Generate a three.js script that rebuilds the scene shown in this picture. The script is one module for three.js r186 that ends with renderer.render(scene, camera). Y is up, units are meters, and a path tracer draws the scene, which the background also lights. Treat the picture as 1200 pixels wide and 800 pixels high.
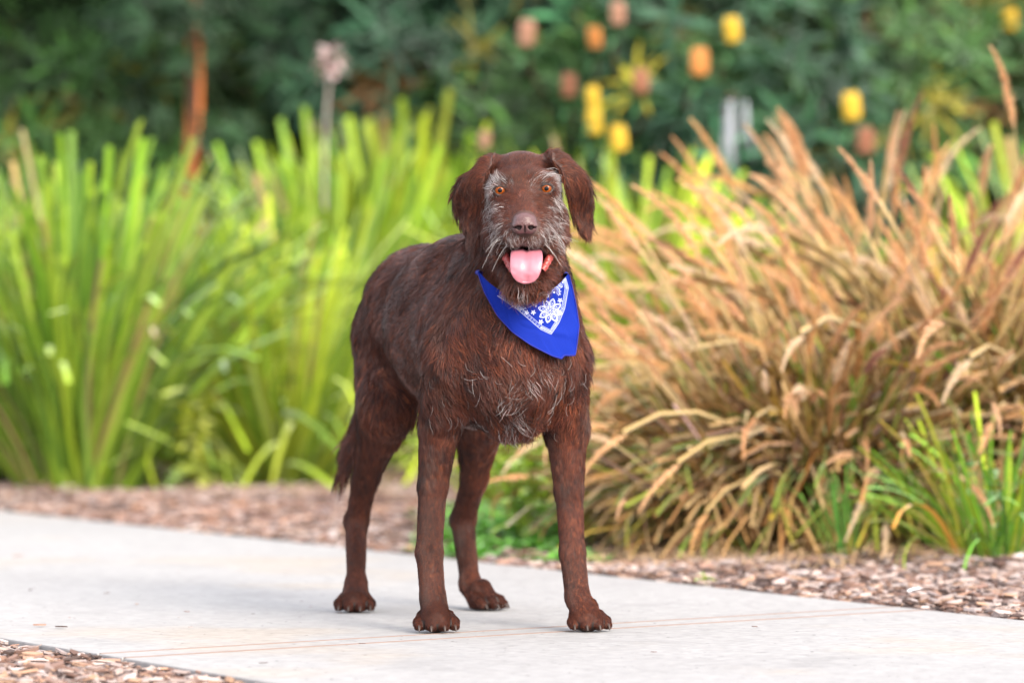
import * as THREE from 'three';
import { mergeGeometries } from 'three/addons/utils/BufferGeometryUtils.js';

// ───────── camera, sky, sun, exposure ─────────
const F = 5808, EYE = 0.58, HOR = 319;                 // focal length in photo pixels, eye height in metres, horizon row
const scene = new THREE.Scene();
const camera = new THREE.PerspectiveCamera(2 * Math.atan(400 / F) * 180 / Math.PI, 1024 / 682, 0.1, 400);
camera.position.set(0, EYE, 0);
camera.rotation.x = -Math.atan((400 - HOR) / F);
camera.focus = 7.84;
camera.userData.fStop = 3.4;

const SUN = new THREE.Vector3(0.48, 0.50, 0.72).normalize();
{
  const W = 256, H = 128, d = new Float32Array(W * H * 4);
  for (let j = 0; j < H; j++) for (let i = 0; i < W; i++) {
    const el = ((j + 0.5) / H - 0.5) * Math.PI, az = ((i + 0.5) / W - 0.5) * 2 * Math.PI;
    const y = Math.sin(el), x = Math.cos(az) * Math.cos(el), z = Math.sin(az) * Math.cos(el);
    const c = Math.max(0, x * SUN.x + y * SUN.y + z * SUN.z);
    const up = Math.max(0, y), glow = 2.0 * Math.pow(c, 4);
    const k = (j * W + i) * 4, hz = Math.pow(1 - up, 3);
    d[k] = (y < 0 ? 0.3 : 0.66 + 0.06 * hz) + glow * 1.04;
    d[k + 1] = (y < 0 ? 0.3 : 0.71 + 0.04 * hz) + glow * 0.98;
    d[k + 2] = (y < 0 ? 0.28 : 0.81 - 0.02 * hz) + glow * 0.88;
    d[k + 3] = 1;
  }
  const t = new THREE.DataTexture(d, W, H, THREE.RGBAFormat, THREE.FloatType);
  t.mapping = THREE.EquirectangularReflectionMapping; t.magFilter = THREE.LinearFilter; t.needsUpdate = true;
  scene.background = t; scene.environment = t;
}
const sun = new THREE.DirectionalLight(new THREE.Color(1, 0.91, 0.76), 2.0);
sun.position.copy(SUN).multiplyScalar(30).add(new THREE.Vector3(0, 0, -9)); sun.target.position.set(0, 0, -9);
sun.shadow.radius = 42; sun.castShadow = true;
sun.shadow.mapSize.set(2048, 2048);
Object.assign(sun.shadow.camera, { left: -12, right: 12, top: 12, bottom: -12, near: 1, far: 80 });
scene.add(sun, sun.target);

const renderer = new THREE.WebGLRenderer({ antialias: true });
renderer.toneMapping = THREE.LinearToneMapping;
renderer.toneMappingExposure = 2.3;
renderer.shadowMap.enabled = true;

// ───────── helpers ─────────
function rng(seed) { let s = seed >>> 0; return () => { s = (s + 0x6d2b79f5) | 0; let t = Math.imul(s ^ (s >>> 15), 1 | s); t = (t + Math.imul(t ^ (t >>> 7), 61 | t)) ^ t; return ((t ^ (t >>> 14)) >>> 0) / 4294967296; }; }
const V = (x, y, z) => new THREE.Vector3(x, y, z);
const lerp = (a, b, t) => a + (b - a) * t, clamp = (x, a = 0, b = 1) => Math.min(b, Math.max(a, x));
const sstep = (a, b, x) => { const t = clamp((x - a) / (b - a)); return t * t * (3 - 2 * t); };
const at = (px, py, dep) => V((px - 600) / F * dep, EYE + (HOR - py) / F * dep, -dep);           // a photo pixel at a depth
const onGround = (px, py, y = 0) => at(px, py, F * (EYE - y) / (py - HOR));
const hash3 = (x, y, z, s) => { let h = Math.imul(x, 374761393) ^ Math.imul(y, 668265263) ^ Math.imul(z, 2147483647) ^ Math.imul(s, 1274126177); h = Math.imul(h ^ (h >>> 13), 1274126177); h ^= h >>> 16; return (h >>> 0) / 4294967296; };
function noise3(x, y, z, s = 0) {
  const ix = Math.floor(x), iy = Math.floor(y), iz = Math.floor(z), fx = x - ix, fy = y - iy, fz = z - iz;
  const u = fx * fx * (3 - 2 * fx), v = fy * fy * (3 - 2 * fy), w = fz * fz * (3 - 2 * fz), h = (a, b, c) => hash3(ix + a, iy + b, iz + c, s);
  return lerp(lerp(lerp(h(0, 0, 0), h(1, 0, 0), u), lerp(h(0, 1, 0), h(1, 1, 0), u), v), lerp(lerp(h(0, 0, 1), h(1, 0, 1), u), lerp(h(0, 1, 1), h(1, 1, 1), u), v), w) * 2 - 1;
}
const used = new Map();
function numbered(n) { const k = used.get(n) ?? 0; used.set(n, k + 1); return k ? n + '_' + String(k).padStart(3, '0') : n; }
function shade(o) { o.castShadow = o.receiveShadow = true; return o; }
function tag(o, label, category, group, kind) { o.userData.label = label; if (category) o.userData.category = category; if (group) o.userData.group = group; if (kind) o.userData.kind = kind; return o; }
function base(name, pos, label, category, group) { const g = new THREE.Group(); g.name = numbered(name); g.position.copy(pos); scene.add(g); return tag(g, label, category, group); }
function part(name, geo, mat, parent, kind) { const m = shade(new THREE.Mesh(geo, mat)); m.name = name; if (kind) m.userData.kind = kind; parent.add(m); return m; }
function instanced(name, geo, mat, list, parent, kind = 'stuff') {        // list of [Matrix4, Color]
  const m = shade(new THREE.InstancedMesh(geo, mat, list.length)); m.name = name; if (kind) m.userData.kind = kind;
  list.forEach(([a, c], i) => { m.setMatrixAt(i, a); if (c) m.setColorAt(i, c); });
  parent.add(m); return m;
}
const lin = (r, g, b) => new THREE.Color().setRGB(r, g, b);
const mat = (c, rough = 0.8, o = {}) => new THREE.MeshPhysicalMaterial({ color: c, roughness: rough, side: THREE.DoubleSide, ...o });
class GB {                                                               // collects copies of geometries into one, with a colour each
  constructor() { this.p = []; this.n = []; this.c = []; this.i = []; }
  push(g, m, col) {
    const o = this.p.length / 3, P = g.attributes.position, N = g.attributes.normal, C = g.attributes.color, v = V(0, 0, 0), nm = new THREE.Matrix3().getNormalMatrix(m);
    for (let k = 0; k < P.count; k++) {
      v.fromBufferAttribute(P, k).applyMatrix4(m); this.p.push(v.x, v.y, v.z);
      v.fromBufferAttribute(N, k).applyMatrix3(nm).normalize(); this.n.push(v.x, v.y, v.z);
      const a = C ? C.getX(k) : 1, b = C ? C.getY(k) : 1, d = C ? C.getZ(k) : 1;
      this.c.push(col.r * a, col.g * b, col.b * d);
    }
    if (g.index) for (let k = 0; k < g.index.count; k++) this.i.push(o + g.index.getX(k)); else for (let k = 0; k < P.count; k++) this.i.push(o + k);
  }
  geo() {
    const g = new THREE.BufferGeometry();
    g.setAttribute('position', new THREE.BufferAttribute(new Float32Array(this.p), 3)); g.setAttribute('normal', new THREE.BufferAttribute(new Float32Array(this.n), 3));
    g.setAttribute('color', new THREE.BufferAttribute(new Float32Array(this.c), 3)); g.setIndex(this.i); return g;
  }
  get empty() { return !this.i.length; }
}
const M4 = (pos, quat, s) => new THREE.Matrix4().compose(pos, quat, s.isVector3 ? s : V(s, s, s));
const Q = (ax, ang) => new THREE.Quaternion().setFromAxisAngle(ax, ang);
const X = V(1, 0, 0), Y = V(0, 1, 0), Z = V(0, 0, 1);
const basisQ = (y, z) => { const yy = y.clone().normalize(), xx = V(0, 0, 0).crossVectors(yy, z).normalize(), zz = V(0, 0, 0).crossVectors(xx, yy); return new THREE.Quaternion().setFromRotationMatrix(new THREE.Matrix4().makeBasis(xx, yy, zz)); };
function tube(pts, r0, r1, sides = 6) {                                   // tapered tube through points
  const c = new THREE.CatmullRomCurve3(pts), n = Math.max(4, pts.length * 3), g = new THREE.TubeGeometry(c, n, 1, sides, false), P = g.attributes.position;
  for (let i = 0; i <= n; i++) { const o = c.getPointAt(i / n), r = lerp(r0, r1, i / n); for (let j = 0; j <= sides; j++) { const k = i * (sides + 1) + j; P.setXYZ(k, o.x + (P.getX(k) - o.x) * r, o.y + (P.getY(k) - o.y) * r, o.z + (P.getZ(k) - o.z) * r); } }
  g.deleteAttribute('uv'); return g;
}
function dataTex(n, fn, srgb, rep) {
  const d = new Uint8Array(n * n * 4);
  for (let j = 0; j < n; j++) for (let i = 0; i < n; i++) { const c = fn(i / n, j / n), k = (j * n + i) * 4; d[k] = clamp(c[0]) * 255; d[k + 1] = clamp(c[1]) * 255; d[k + 2] = clamp(c[2]) * 255; d[k + 3] = 255; }
  const t = new THREE.DataTexture(d, n, n); t.wrapS = t.wrapT = THREE.RepeatWrapping; t.magFilter = THREE.LinearFilter; t.minFilter = THREE.LinearMipmapLinearFilter; t.generateMipmaps = true;
  if (srgb) t.colorSpace = THREE.SRGBColorSpace; t.repeat.set(rep, rep); t.needsUpdate = true; return t;
}
function tnoise(u, v, per, s) {                                          // tileable value noise, -1..1
  const x = u * per, y = v * per, ix = Math.floor(x), iy = Math.floor(y), fx = x - ix, fy = y - iy, a = fx * fx * (3 - 2 * fx), b = fy * fy * (3 - 2 * fy), h = (i, j) => hash3((ix + i) % per, (iy + j) % per, 7, s);
  return lerp(lerp(h(0, 0), h(1, 0), a), lerp(h(0, 1), h(1, 1), a), b) * 2 - 1;
}
const tfbm = (u, v, per, oct, s) => { let a = 0, w = 0.5; for (let o = 0; o < oct; o++) { a += w * tnoise(u, v, per << o, s + o); w *= 0.5; } return a; };

// ───────── ground, path, mulch ─────────
const PD = V(0.4825, 0, 0.8759), PN = V(0.8759, 0, -0.4825);             // along the path (towards us) and across it (to the far side), in world axes
const PV0 = 3.0818, PV1 = 4.7307;                                          // its two edges, measured across
const pathAt = (u, v, y = 0) => V(PD.x * u + PN.x * v, y, PD.z * u + PN.z * v);
const across = (p) => p.x * PN.x + p.z * PN.z, along = (p) => p.x * PD.x + p.z * PD.z;
{
  const soil = dataTex(512, (u, v) => { const n = tfbm(u, v, 8, 6, 3), m = tfbm(u, v, 64, 3, 9); const k = 0.36 + 0.16 * n + 0.2 * m; return [k * 1.0, k * 0.8, k * 0.74]; }, true, 1);
  const soilBump = dataTex(512, (u, v) => { const k = 0.5 + tfbm(u, v, 32, 5, 5) * 0.6; return [k, k, k]; }, false, 1);
  const m = mat(0xffffff, 0.95, { map: soil, bumpMap: soilBump, bumpScale: 0.02 });
  const g = new THREE.PlaneGeometry(300, 300); g.rotateX(-Math.PI / 2); const uv = g.attributes.uv; for (let i = 0; i < uv.count; i++) uv.setXY(i, uv.getX(i) * 300, uv.getY(i) * 300);
  const ground = part('ground', g, m, scene, 'structure'); ground.position.y = -0.05;
  // gently uneven mulch bed on both sides of the path
  const b = new THREE.PlaneGeometry(16, 20, 160, 200); b.rotateX(-Math.PI / 2); b.translate(0, 0, -11);
  const P = b.attributes.position, buv = b.attributes.uv;
  for (let i = 0; i < P.count; i++) { const x = P.getX(i), z = P.getZ(i); P.setY(i, bedY(x, z)); buv.setXY(i, x, z); }
  b.computeVertexNormals();
  part('mulch_bed', b, m, scene, 'structure');
}
function bedY(x, z) {
  const v = x * PN.x + z * PN.z, out = v < PV0 ? PV0 - v : v > PV1 ? v - PV1 : -1;
  if (out < 0) return -0.045;
  const rough = 0.012 * noise3(x * 5, 0, z * 5, 1) + 0.02 * noise3(x * 1.3, 0, z * 1.3, 2);
  const edge = v < PV0 ? -0.022 : -0.008;
  return edge + rough * sstep(0, 0.25, out) + (v > PV1 ? 0.02 * sstep(0.1, 0.8, out) : 0);
}
const path = (() => {
  const col = dataTex(1024, (u, v) => {
    const n = tfbm(u, v, 3, 5, 11), f = tfbm(u, v, 128, 3, 21), st = sstep(0.22, 0.5, tfbm(u, v, 9, 5, 31)), w = sstep(0.1, 0.5, tfbm(u, v, 5, 4, 41)), sp = sstep(0.52, 0.62, tfbm(u, v, 170, 2, 51));
    const k = 0.575 + 0.03 * n + 0.05 * f - 0.025 * st - 0.2 * sp;
    return [k + 0.018 * w + 0.014, k - 0.004 * w, k - 0.03 * w - 0.002];
  }, true, 0.5);
  const bmp = dataTex(1024, (u, v) => { const k = 0.5 + 0.5 * tfbm(u, v, 140, 3, 61) + 0.2 * tfbm(u, v, 24, 3, 71); return [k, k, k]; }, false, 0.5);
  const m = mat(0xffffff, 0.85, { map: col, bumpMap: bmp, bumpScale: 0.0022 });
  const g = new THREE.Group(); g.name = 'path'; scene.add(g); g.userData.kind = 'structure';
  // cross joints follow the direction read off the joint line; s slides along the path
  const J = V(0.774, 0, -0.633), j0 = V(-0.2, 0, -7.762), corner = (s, v) => { const p = j0.clone().addScaledVector(PD, s), k = (v - across(p)) / (J.x * PN.x + J.z * PN.z); return p.addScaledVector(J, k); };
  const cut = [[-34, -20.7], [-20.695, -15.4], [-15.395, -10.1], [-10.095, -4.9], [-4.895, -0.098], [-0.0925, -0.008], [0, 4.9], [4.905, 9.5]];
  for (const [a, b] of cut) {
    const q = [corner(a, PV0), corner(b, PV0), corner(b, PV1), corner(a, PV1)], sh = new THREE.Shape(), N = 14, e = 0.006;
    const ring = []; for (let k = 0; k < 4; k++) for (let t = 0; t < N; t++) ring.push(q[k].clone().lerp(q[(k + 1) % 4], t / N));
    const c = q[0].clone().add(q[2]).multiplyScalar(0.5);
    ring.forEach((p, i) => { const wob = i % N ? 0.003 * noise3(p.x * 7, 3, p.z * 7, 4) : 0; const d = p.clone().sub(c).normalize(); const x = p.x + d.x * wob, y = -p.z - d.z * wob; i ? sh.lineTo(x, y) : sh.moveTo(x, y); });
    const geo = new THREE.ExtrudeGeometry(sh, { depth: 0.1, bevelEnabled: true, bevelSize: e * 0.3, bevelOffset: -e * 0.3, bevelThickness: 0.003, bevelSegments: 2 });
    geo.rotateX(-Math.PI / 2); geo.translate(0, -0.103, 0);
    part('slab', geo, m, g);
  }
  const dirt = mat(lin(0.25, 0.17, 0.14), 0.95);                       // earth that has settled in the joints
  for (let i = 0; i + 1 < cut.length; i++) {
    const q = [corner(cut[i][1] - 0.0018, PV0 + 0.004), corner(cut[i + 1][0] + 0.0018, PV0 + 0.004), corner(cut[i + 1][0] + 0.0018, PV1 - 0.004), corner(cut[i][1] - 0.0018, PV1 - 0.004)];
    const sh = new THREE.Shape(q.map((p) => new THREE.Vector2(p.x, -p.z))), jg = new THREE.ExtrudeGeometry(sh, { depth: 0.05, bevelEnabled: false });
    jg.rotateX(-Math.PI / 2); jg.translate(0, -0.0494, 0); part('joint', jg, dirt, g);
  }
  return g;
})();
// wood chips: irregular flat slivers
const chipGeos = (() => {
  const r = rng(77), out = [];
  for (let k = 0; k < 8; k++) {
    const n = 5 + (k % 3), top = [], L = 0.5, W = lerp(0.11, 0.26, r()), T = lerp(0.03, 0.07, r());
    for (let i = 0; i < n; i++) { const a = i / n * Math.PI * 2 + (r() - 0.5) * 0.7; top.push([Math.cos(a) * L * lerp(0.75, 1, r()), Math.sin(a) * W * lerp(0.6, 1.1, r())]); }
    const bend = (r() - 0.5) * 0.25, pos = [], tw = (r() - 0.5) * 0.8, pt = (p, y) => [p[0], y + bend * (p[0] * p[0]) + tw * p[0] * p[1], p[1]];
    const c = [0, 0];
    for (let i = 0; i < n; i++) { const a = top[i], b = top[(i + 1) % n]; pos.push(...pt(c, T * 1.2), ...pt(b, T), ...pt(a, T), ...pt(c, -T), ...pt(a, -T), ...pt(b, -T), ...pt(a, T), ...pt(b, T), ...pt(b, -T), ...pt(a, T), ...pt(b, -T), ...pt(a, -T)); }
    const g = new THREE.BufferGeometry(); g.setAttribute('position', new THREE.Float32BufferAttribute(pos, 3)); g.computeVertexNormals(); out.push(g);
  }
  return out;
})();
const chipTones = [[0.30, 0.175, 0.13], [0.20, 0.115, 0.09], [0.38, 0.29, 0.26], [0.30, 0.235, 0.225], [0.13, 0.068, 0.05], [0.36, 0.22, 0.15], [0.44, 0.36, 0.34], [0.065, 0.04, 0.035], [0.27, 0.19, 0.165]];
const chipMats = chipTones.map((c) => mat(lin(...c), 0.85));
const chipWhite = mat(0xffffff, 0.88);
function chipPlace(r, x, z, big) {
  const L = lerp(0.014, 0.05, Math.pow(r(), 1.6)) * big, q = Q(Y, r() * 6.28).multiply(Q(X, (r() - 0.5) * 0.9)).multiply(Q(Z, (r() - 0.5) * 0.5));
  return [V(x, bedY(x, z) + 0.004 + r() * 0.012, z), q, V(L, L * lerp(0.6, 1.2, r()), L)];
}
{
  const r = rng(501), bed = scene.getObjectByName('mulch_bed');
  let n = 0, tries = 0;
  while (n < 290 && tries++ < 9000) {                                    // the near corner: every chip one can pick out
    const p = onGround(lerp(-15, 330, r()), lerp(746, 815, r()), -0.02);
    if (across(p) > PV0 - 0.012) continue;
    const [pos, q, s] = chipPlace(r, p.x, p.z, 1.05); pos.y += 0.008;
    const m = part('wood_chip', chipGeos[n % 8], chipMats[Math.floor(r() * chipMats.length)], bed); m.position.copy(pos); m.quaternion.copy(q); m.scale.copy(s); n++;
  }
  const lists = chipGeos.map(() => []);
  for (let k = 0; k < 60000; k++) {
    let x, z;
    if (k < 8000) { const p = onGround(lerp(-60, 360, r()), lerp(742, 840, r()), -0.02); x = p.x; z = p.z; }
    else { const dep = 7.6 + 7 * Math.pow(r(), 0.85), px = lerp(-80, 1300, r()); x = (px - 600) / F * dep; z = -dep; }
    const v = x * PN.x + z * PN.z; if (v > PV0 - 0.006 && v < PV1 + 0.004) continue;
    if (v > PV1 + 4.6) continue;
    const c = chipPlace(r, x, z, 1), tone = chipTones[Math.floor(r() * chipTones.length)], j = lerp(0.8, 1.25, r());
    const warm = v > PV1 && noise3(x * 1.1, 0, z * 1.1, 6) > 0.15 ? 1 : 0;
    lists[k % 8].push([M4(...c), lin(tone[0] * j * (1 + 0.08 * warm), tone[1] * j, tone[2] * j * (1 - 0.04 * warm))]);
  }
  lists.forEach((l) => instanced('wood_chips', chipGeos[lists.indexOf(l)], chipWhite, l, bed));
}

// ───────── plants: shared blades ─────────
// a blade is a unit-long arc that starts up +Y and leans towards +Z, with a folded cross-section
function bladeGeo(t0, bend, pw, wBase, wMid, fold, segs = 7, twist = 0) {
  const pos = [], nor = [], idx = []; let y = 0, z = 0; const end = { p: null, t: 0 };
  for (let i = 0; i <= segs; i++) {
    const s = i / segs, th = t0 + bend * Math.pow(s, pw);
    if (i) { y += Math.cos(th) / segs; z += Math.sin(th) / segs; }
    const w = Math.max(0.02, s < 0.35 ? lerp(wBase, wMid, s / 0.35) : wMid * (1 - Math.pow((s - 0.35) / 0.65, 2.2))), tw = twist * s, c = Math.cos(tw), si = Math.sin(tw);
    const ny = -Math.sin(th), nz = Math.cos(th);
    for (const k of [-1, 0, 1]) { const f = k ? fold * w : 0; const a = k * w * 0.5; pos.push(a * c - f * si, y + ny * -(f * c + a * si), z + nz * -(f * c + a * si)); nor.push(k * 0.45, ny, nz); }
    if (i < segs) { const o = i * 3; idx.push(o, o + 1, o + 3, o + 1, o + 4, o + 3, o + 1, o + 2, o + 4, o + 2, o + 5, o + 4); }
    end.t = th;
  }
  end.p = V(0, y, z);
  const g = new THREE.BufferGeometry(); g.setAttribute('position', new THREE.Float32BufferAttribute(pos, 3)); g.setAttribute('normal', new THREE.Float32BufferAttribute(nor, 3)); g.setIndex(idx);
  g.userData.end = end; return g;
}
const STRAP = [0.15, 0.35, 0.6, 0.95, 1.4, 1.9, 2.4].map((b, i) => bladeGeo(0, b, [1.2, 1.4, 1.6, 1.8, 2.2, 2.6, 3][i], 0.014, 0.021, 0.16, 8, (i % 3 - 1) * 0.5));
const THIN = [0.25, 0.6, 1.0, 1.5, 2.1, 2.6].map((b, i) => bladeGeo(0, b, 1.3 + i * 0.15, 0.008, 0.010, 0.1, 7, (i % 3 - 1) * 0.8));
const leafMat = (c, rough = 0.9, tr = 0.24) => mat(c, 0.92, { transmission: tr, thickness: 0, clearcoat: 0.05, clearcoatRoughness: 0.35 });
const leafVC = leafMat(0xffffff, 0.5, 0.24); leafVC.vertexColors = true;
const dryVC = mat(0xffffff, 0.95, { vertexColors: true, transmission: 0.14, thickness: 0 });

// tussock of strap leaves. The leaves on the near side and the outline are parts; the crowded inside is one piece.
function tussock(o) {
  const { pos, label, group, name = 'strap_leaf_tussock', geos = STRAP, len = 0.9, n = 260, parts = 70, R = 0.13, spread = 0.6, tones, wide = 1, droop = 0.5, seed, dry = 0.05, lean = 0, face = 1 } = o;
  const r = rng(seed), t = base(name, pos, label, 'grass tussock', group), mats = tones.map((c) => leafMat(lin(...c))), gb = new GB();
  const dryTone = [0.36, 0.24, 0.09];
  for (let i = 0; i < n; i++) {
    const az = r() * 6.283, q = Math.sqrt(r()), out = spread * Math.pow(q, 1.15), L = len * lerp(0.55, 1.05, Math.pow(r(), 0.7)) * (1 - 0.15 * q);
    const gi = Math.min(geos.length - 1, Math.floor(Math.pow(r(), 1.25) * geos.length * lerp(0.5, 0.85, q) * (0.5 + droop)));
    const p = V(Math.sin(az) * q * R, 0, Math.cos(az) * q * R);
    const quat = Q(Y, az + (r() - 0.5) * 0.9).multiply(Q(X, out * lerp(0.6, 1.15, r()))).multiply(Q(Y, (r() - 0.5) * 1.6));
    if (lean) quat.premultiply(Q(Z, -lean * lerp(0.5, 1.2, r())));
    const s = V(L * wide * lerp(0.75, 1.25, r()), L, L), near = Math.cos(az) > -0.25 || q > 0.75, isDry = r() < dry;
    const ti = Math.floor(r() * tones.length);
    if (i < parts * 1.6 && near && (t.children.length < parts)) {
      const m = part('leaf', geos[gi], isDry ? (t.userData.dryMat ??= 0, dryLeaf) : mats[ti], t); m.position.copy(p); m.quaternion.copy(quat); m.scale.copy(s);
    } else { const c = isDry ? dryTone : tones[ti], j = lerp(0.55, 1.3, r()); gb.push(geos[gi], M4(p, quat, s), lin(c[0] * j, c[1] * j, c[2] * j)); }
  }
  delete t.userData.dryMat;
  if (!gb.empty) part('inner_leaves', gb.geo(), leafVC, t, 'stuff');
  return t;
}
const dryLeaf = mat(lin(0.4, 0.28, 0.11), 0.7, { transmission: 0.25, thickness: 0 });
const GREEN = [[0.19, 0.35, 0.012], [0.27, 0.43, 0.015], [0.11, 0.24, 0.015], [0.35, 0.49, 0.02], [0.19, 0.34, 0.035], [0.33, 0.46, 0.04]];
const LIME = [[0.31, 0.44, 0.012], [0.40, 0.50, 0.015], [0.18, 0.32, 0.012], [0.44, 0.51, 0.03]];
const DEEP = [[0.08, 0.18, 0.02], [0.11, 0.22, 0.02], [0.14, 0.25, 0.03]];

const tussocks = [
  { px: 92, py: 576, len: 0.98, n: 420, parts: 110, R: 0.16, spread: 0.62, droop: 0.34, tones: GREEN, label: 'big bright green strappy tussock at the left edge, with drooping pale leaf tips in front' },
  { px: -60, py: 572, len: 0.95, n: 260, parts: 50, R: 0.14, spread: 0.6, droop: 0.5, tones: GREEN, label: 'green strappy tussock cut off by the left edge of the photo' },
  { px: 215, py: 545, len: 0.85, n: 300, parts: 70, R: 0.15, spread: 0.75, droop: 0.6, tones: GREEN, label: 'green strappy tussock below the tree trunk painted sunlit orange, behind the yellow-green seedling' },
  { px: 330, py: 570, len: 0.86, n: 420, parts: 110, R: 0.16, spread: 1.05, droop: 0.75, tones: LIME, lean: -0.15, label: 'low sprawling lime-green tussock between the yellow-green seedling and the dog' },
  { px: 385, py: 545, len: 1.06, n: 360, parts: 80, R: 0.15, spread: 0.8, droop: 0.55, tones: GREEN, label: 'green tussock behind the rump of the dog, its leaves arching to the left' },
  { px: 470, py: 536, len: 1.14, n: 360, parts: 80, R: 0.15, spread: 0.5, droop: 0.35, tones: LIME, label: 'tall yellow-green tussock standing behind the back of the dog, left of its head' },
  { px: 590, py: 530, len: 1.12, n: 320, parts: 60, R: 0.15, spread: 0.5, droop: 0.3, tones: GREEN, label: 'tall green tussock directly behind the head of the dog' },
  { px: 668, py: 536, len: 1.12, n: 360, parts: 80, R: 0.15, spread: 0.62, droop: 0.35, tones: LIME, lean: 0.25, label: 'yellow-green tussock right of the dog whose long leaves lean up to the right' },
  { px: 712, py: 560, len: 0.98, n: 320, parts: 80, R: 0.15, spread: 0.6, droop: 0.4, tones: LIME, lean: 0.3, label: 'lime-green tussock between the dog and the tan fountain grass, leaning to the right' },
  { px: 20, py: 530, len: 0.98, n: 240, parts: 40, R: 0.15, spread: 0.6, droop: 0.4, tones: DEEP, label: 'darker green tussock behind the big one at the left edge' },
  { px: 1250, py: 575, wide: 0.75, len: 1.0, n: 170, parts: 50, R: 0.12, spread: 0.85, droop: 0.45, tones: LIME, label: 'yellow-green tussock behind the fountain grass whose leaves enter from the right edge' },
];
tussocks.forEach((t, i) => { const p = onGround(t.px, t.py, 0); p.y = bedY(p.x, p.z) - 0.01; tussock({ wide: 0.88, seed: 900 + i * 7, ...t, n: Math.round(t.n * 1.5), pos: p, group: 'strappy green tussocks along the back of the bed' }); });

// ───────── fountain grass with seed heads ─────────
function seedHead(seed, bend, L, Rm) {
  const r = rng(seed), gb = new GB(), spine = []; let y = 0, z = 0;
  const N = 16; for (let i = 0; i <= N; i++) { const th = bend * Math.pow(i / N, 1.2); spine.push([V(0, y, z), th]); y += Math.cos(th) * L / N; z += Math.sin(th) * L / N; }
  const br = new THREE.BufferGeometry(); br.setAttribute('position', new THREE.Float32BufferAttribute([-0.5, 0, 0, 0.5, 0, 0, 0, 1, 0], 3)); br.setAttribute('normal', new THREE.Float32BufferAttribute([0, 0, 1, 0, 0, 1, 0, 0, 1], 3));
  gb.push(tube(spine.filter((_, i) => i % 2 === 0).map((s) => s[0]), 0.0022, 0.001, 5), new THREE.Matrix4(), lin(0.8, 0.75, 0.7));
  for (let k = 0; k < 620; k++) {
    const u = Math.pow(r(), 0.9), i = Math.min(N - 1, Math.floor(u * N)), f = u * N - i, p = spine[i][0].clone().lerp(spine[i + 1][0], f), th = spine[i][1], rad = Rm * 1.5 * Math.min(1, 0.35 + u * 4) * (1.08 - u * 0.85), az = r() * 6.283;
    const q = Q(X, th).multiply(Q(Y, az)).multiply(Q(X, lerp(0.3, 0.9, r()))).multiply(Q(Y, r() * 3)), c = lerp(0.75, 1.25, r());
    gb.push(br, M4(p, q, V(0.0022 + 0.001 * r(), rad * lerp(1.3, 2.7, r()), 1)), lin(c, c * lerp(0.9, 1.05, r()), c * lerp(0.8, 1.1, r())));
  }
  return gb.geo();
}
const HEADS = [[0.2, 0.16, 0.0066], [0.4, 0.18, 0.0072], [0.7, 0.19, 0.0074], [1.1, 0.17, 0.0074], [1.5, 0.15, 0.007], [0.15, 0.13, 0.0055]].map((a, i) => seedHead(40 + i, ...a));
const headMats = [[0.74, 0.44, 0.22], [0.78, 0.53, 0.32], [0.80, 0.64, 0.46], [0.74, 0.46, 0.2], [0.42, 0.18, 0.12], [0.76, 0.48, 0.26]].map((c) => mat(lin(...c), 0.95, { vertexColors: true, transmission: 0.3, thickness: 0 }));
const stemMat = mat(lin(0.45, 0.30, 0.11), 0.7);
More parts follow.
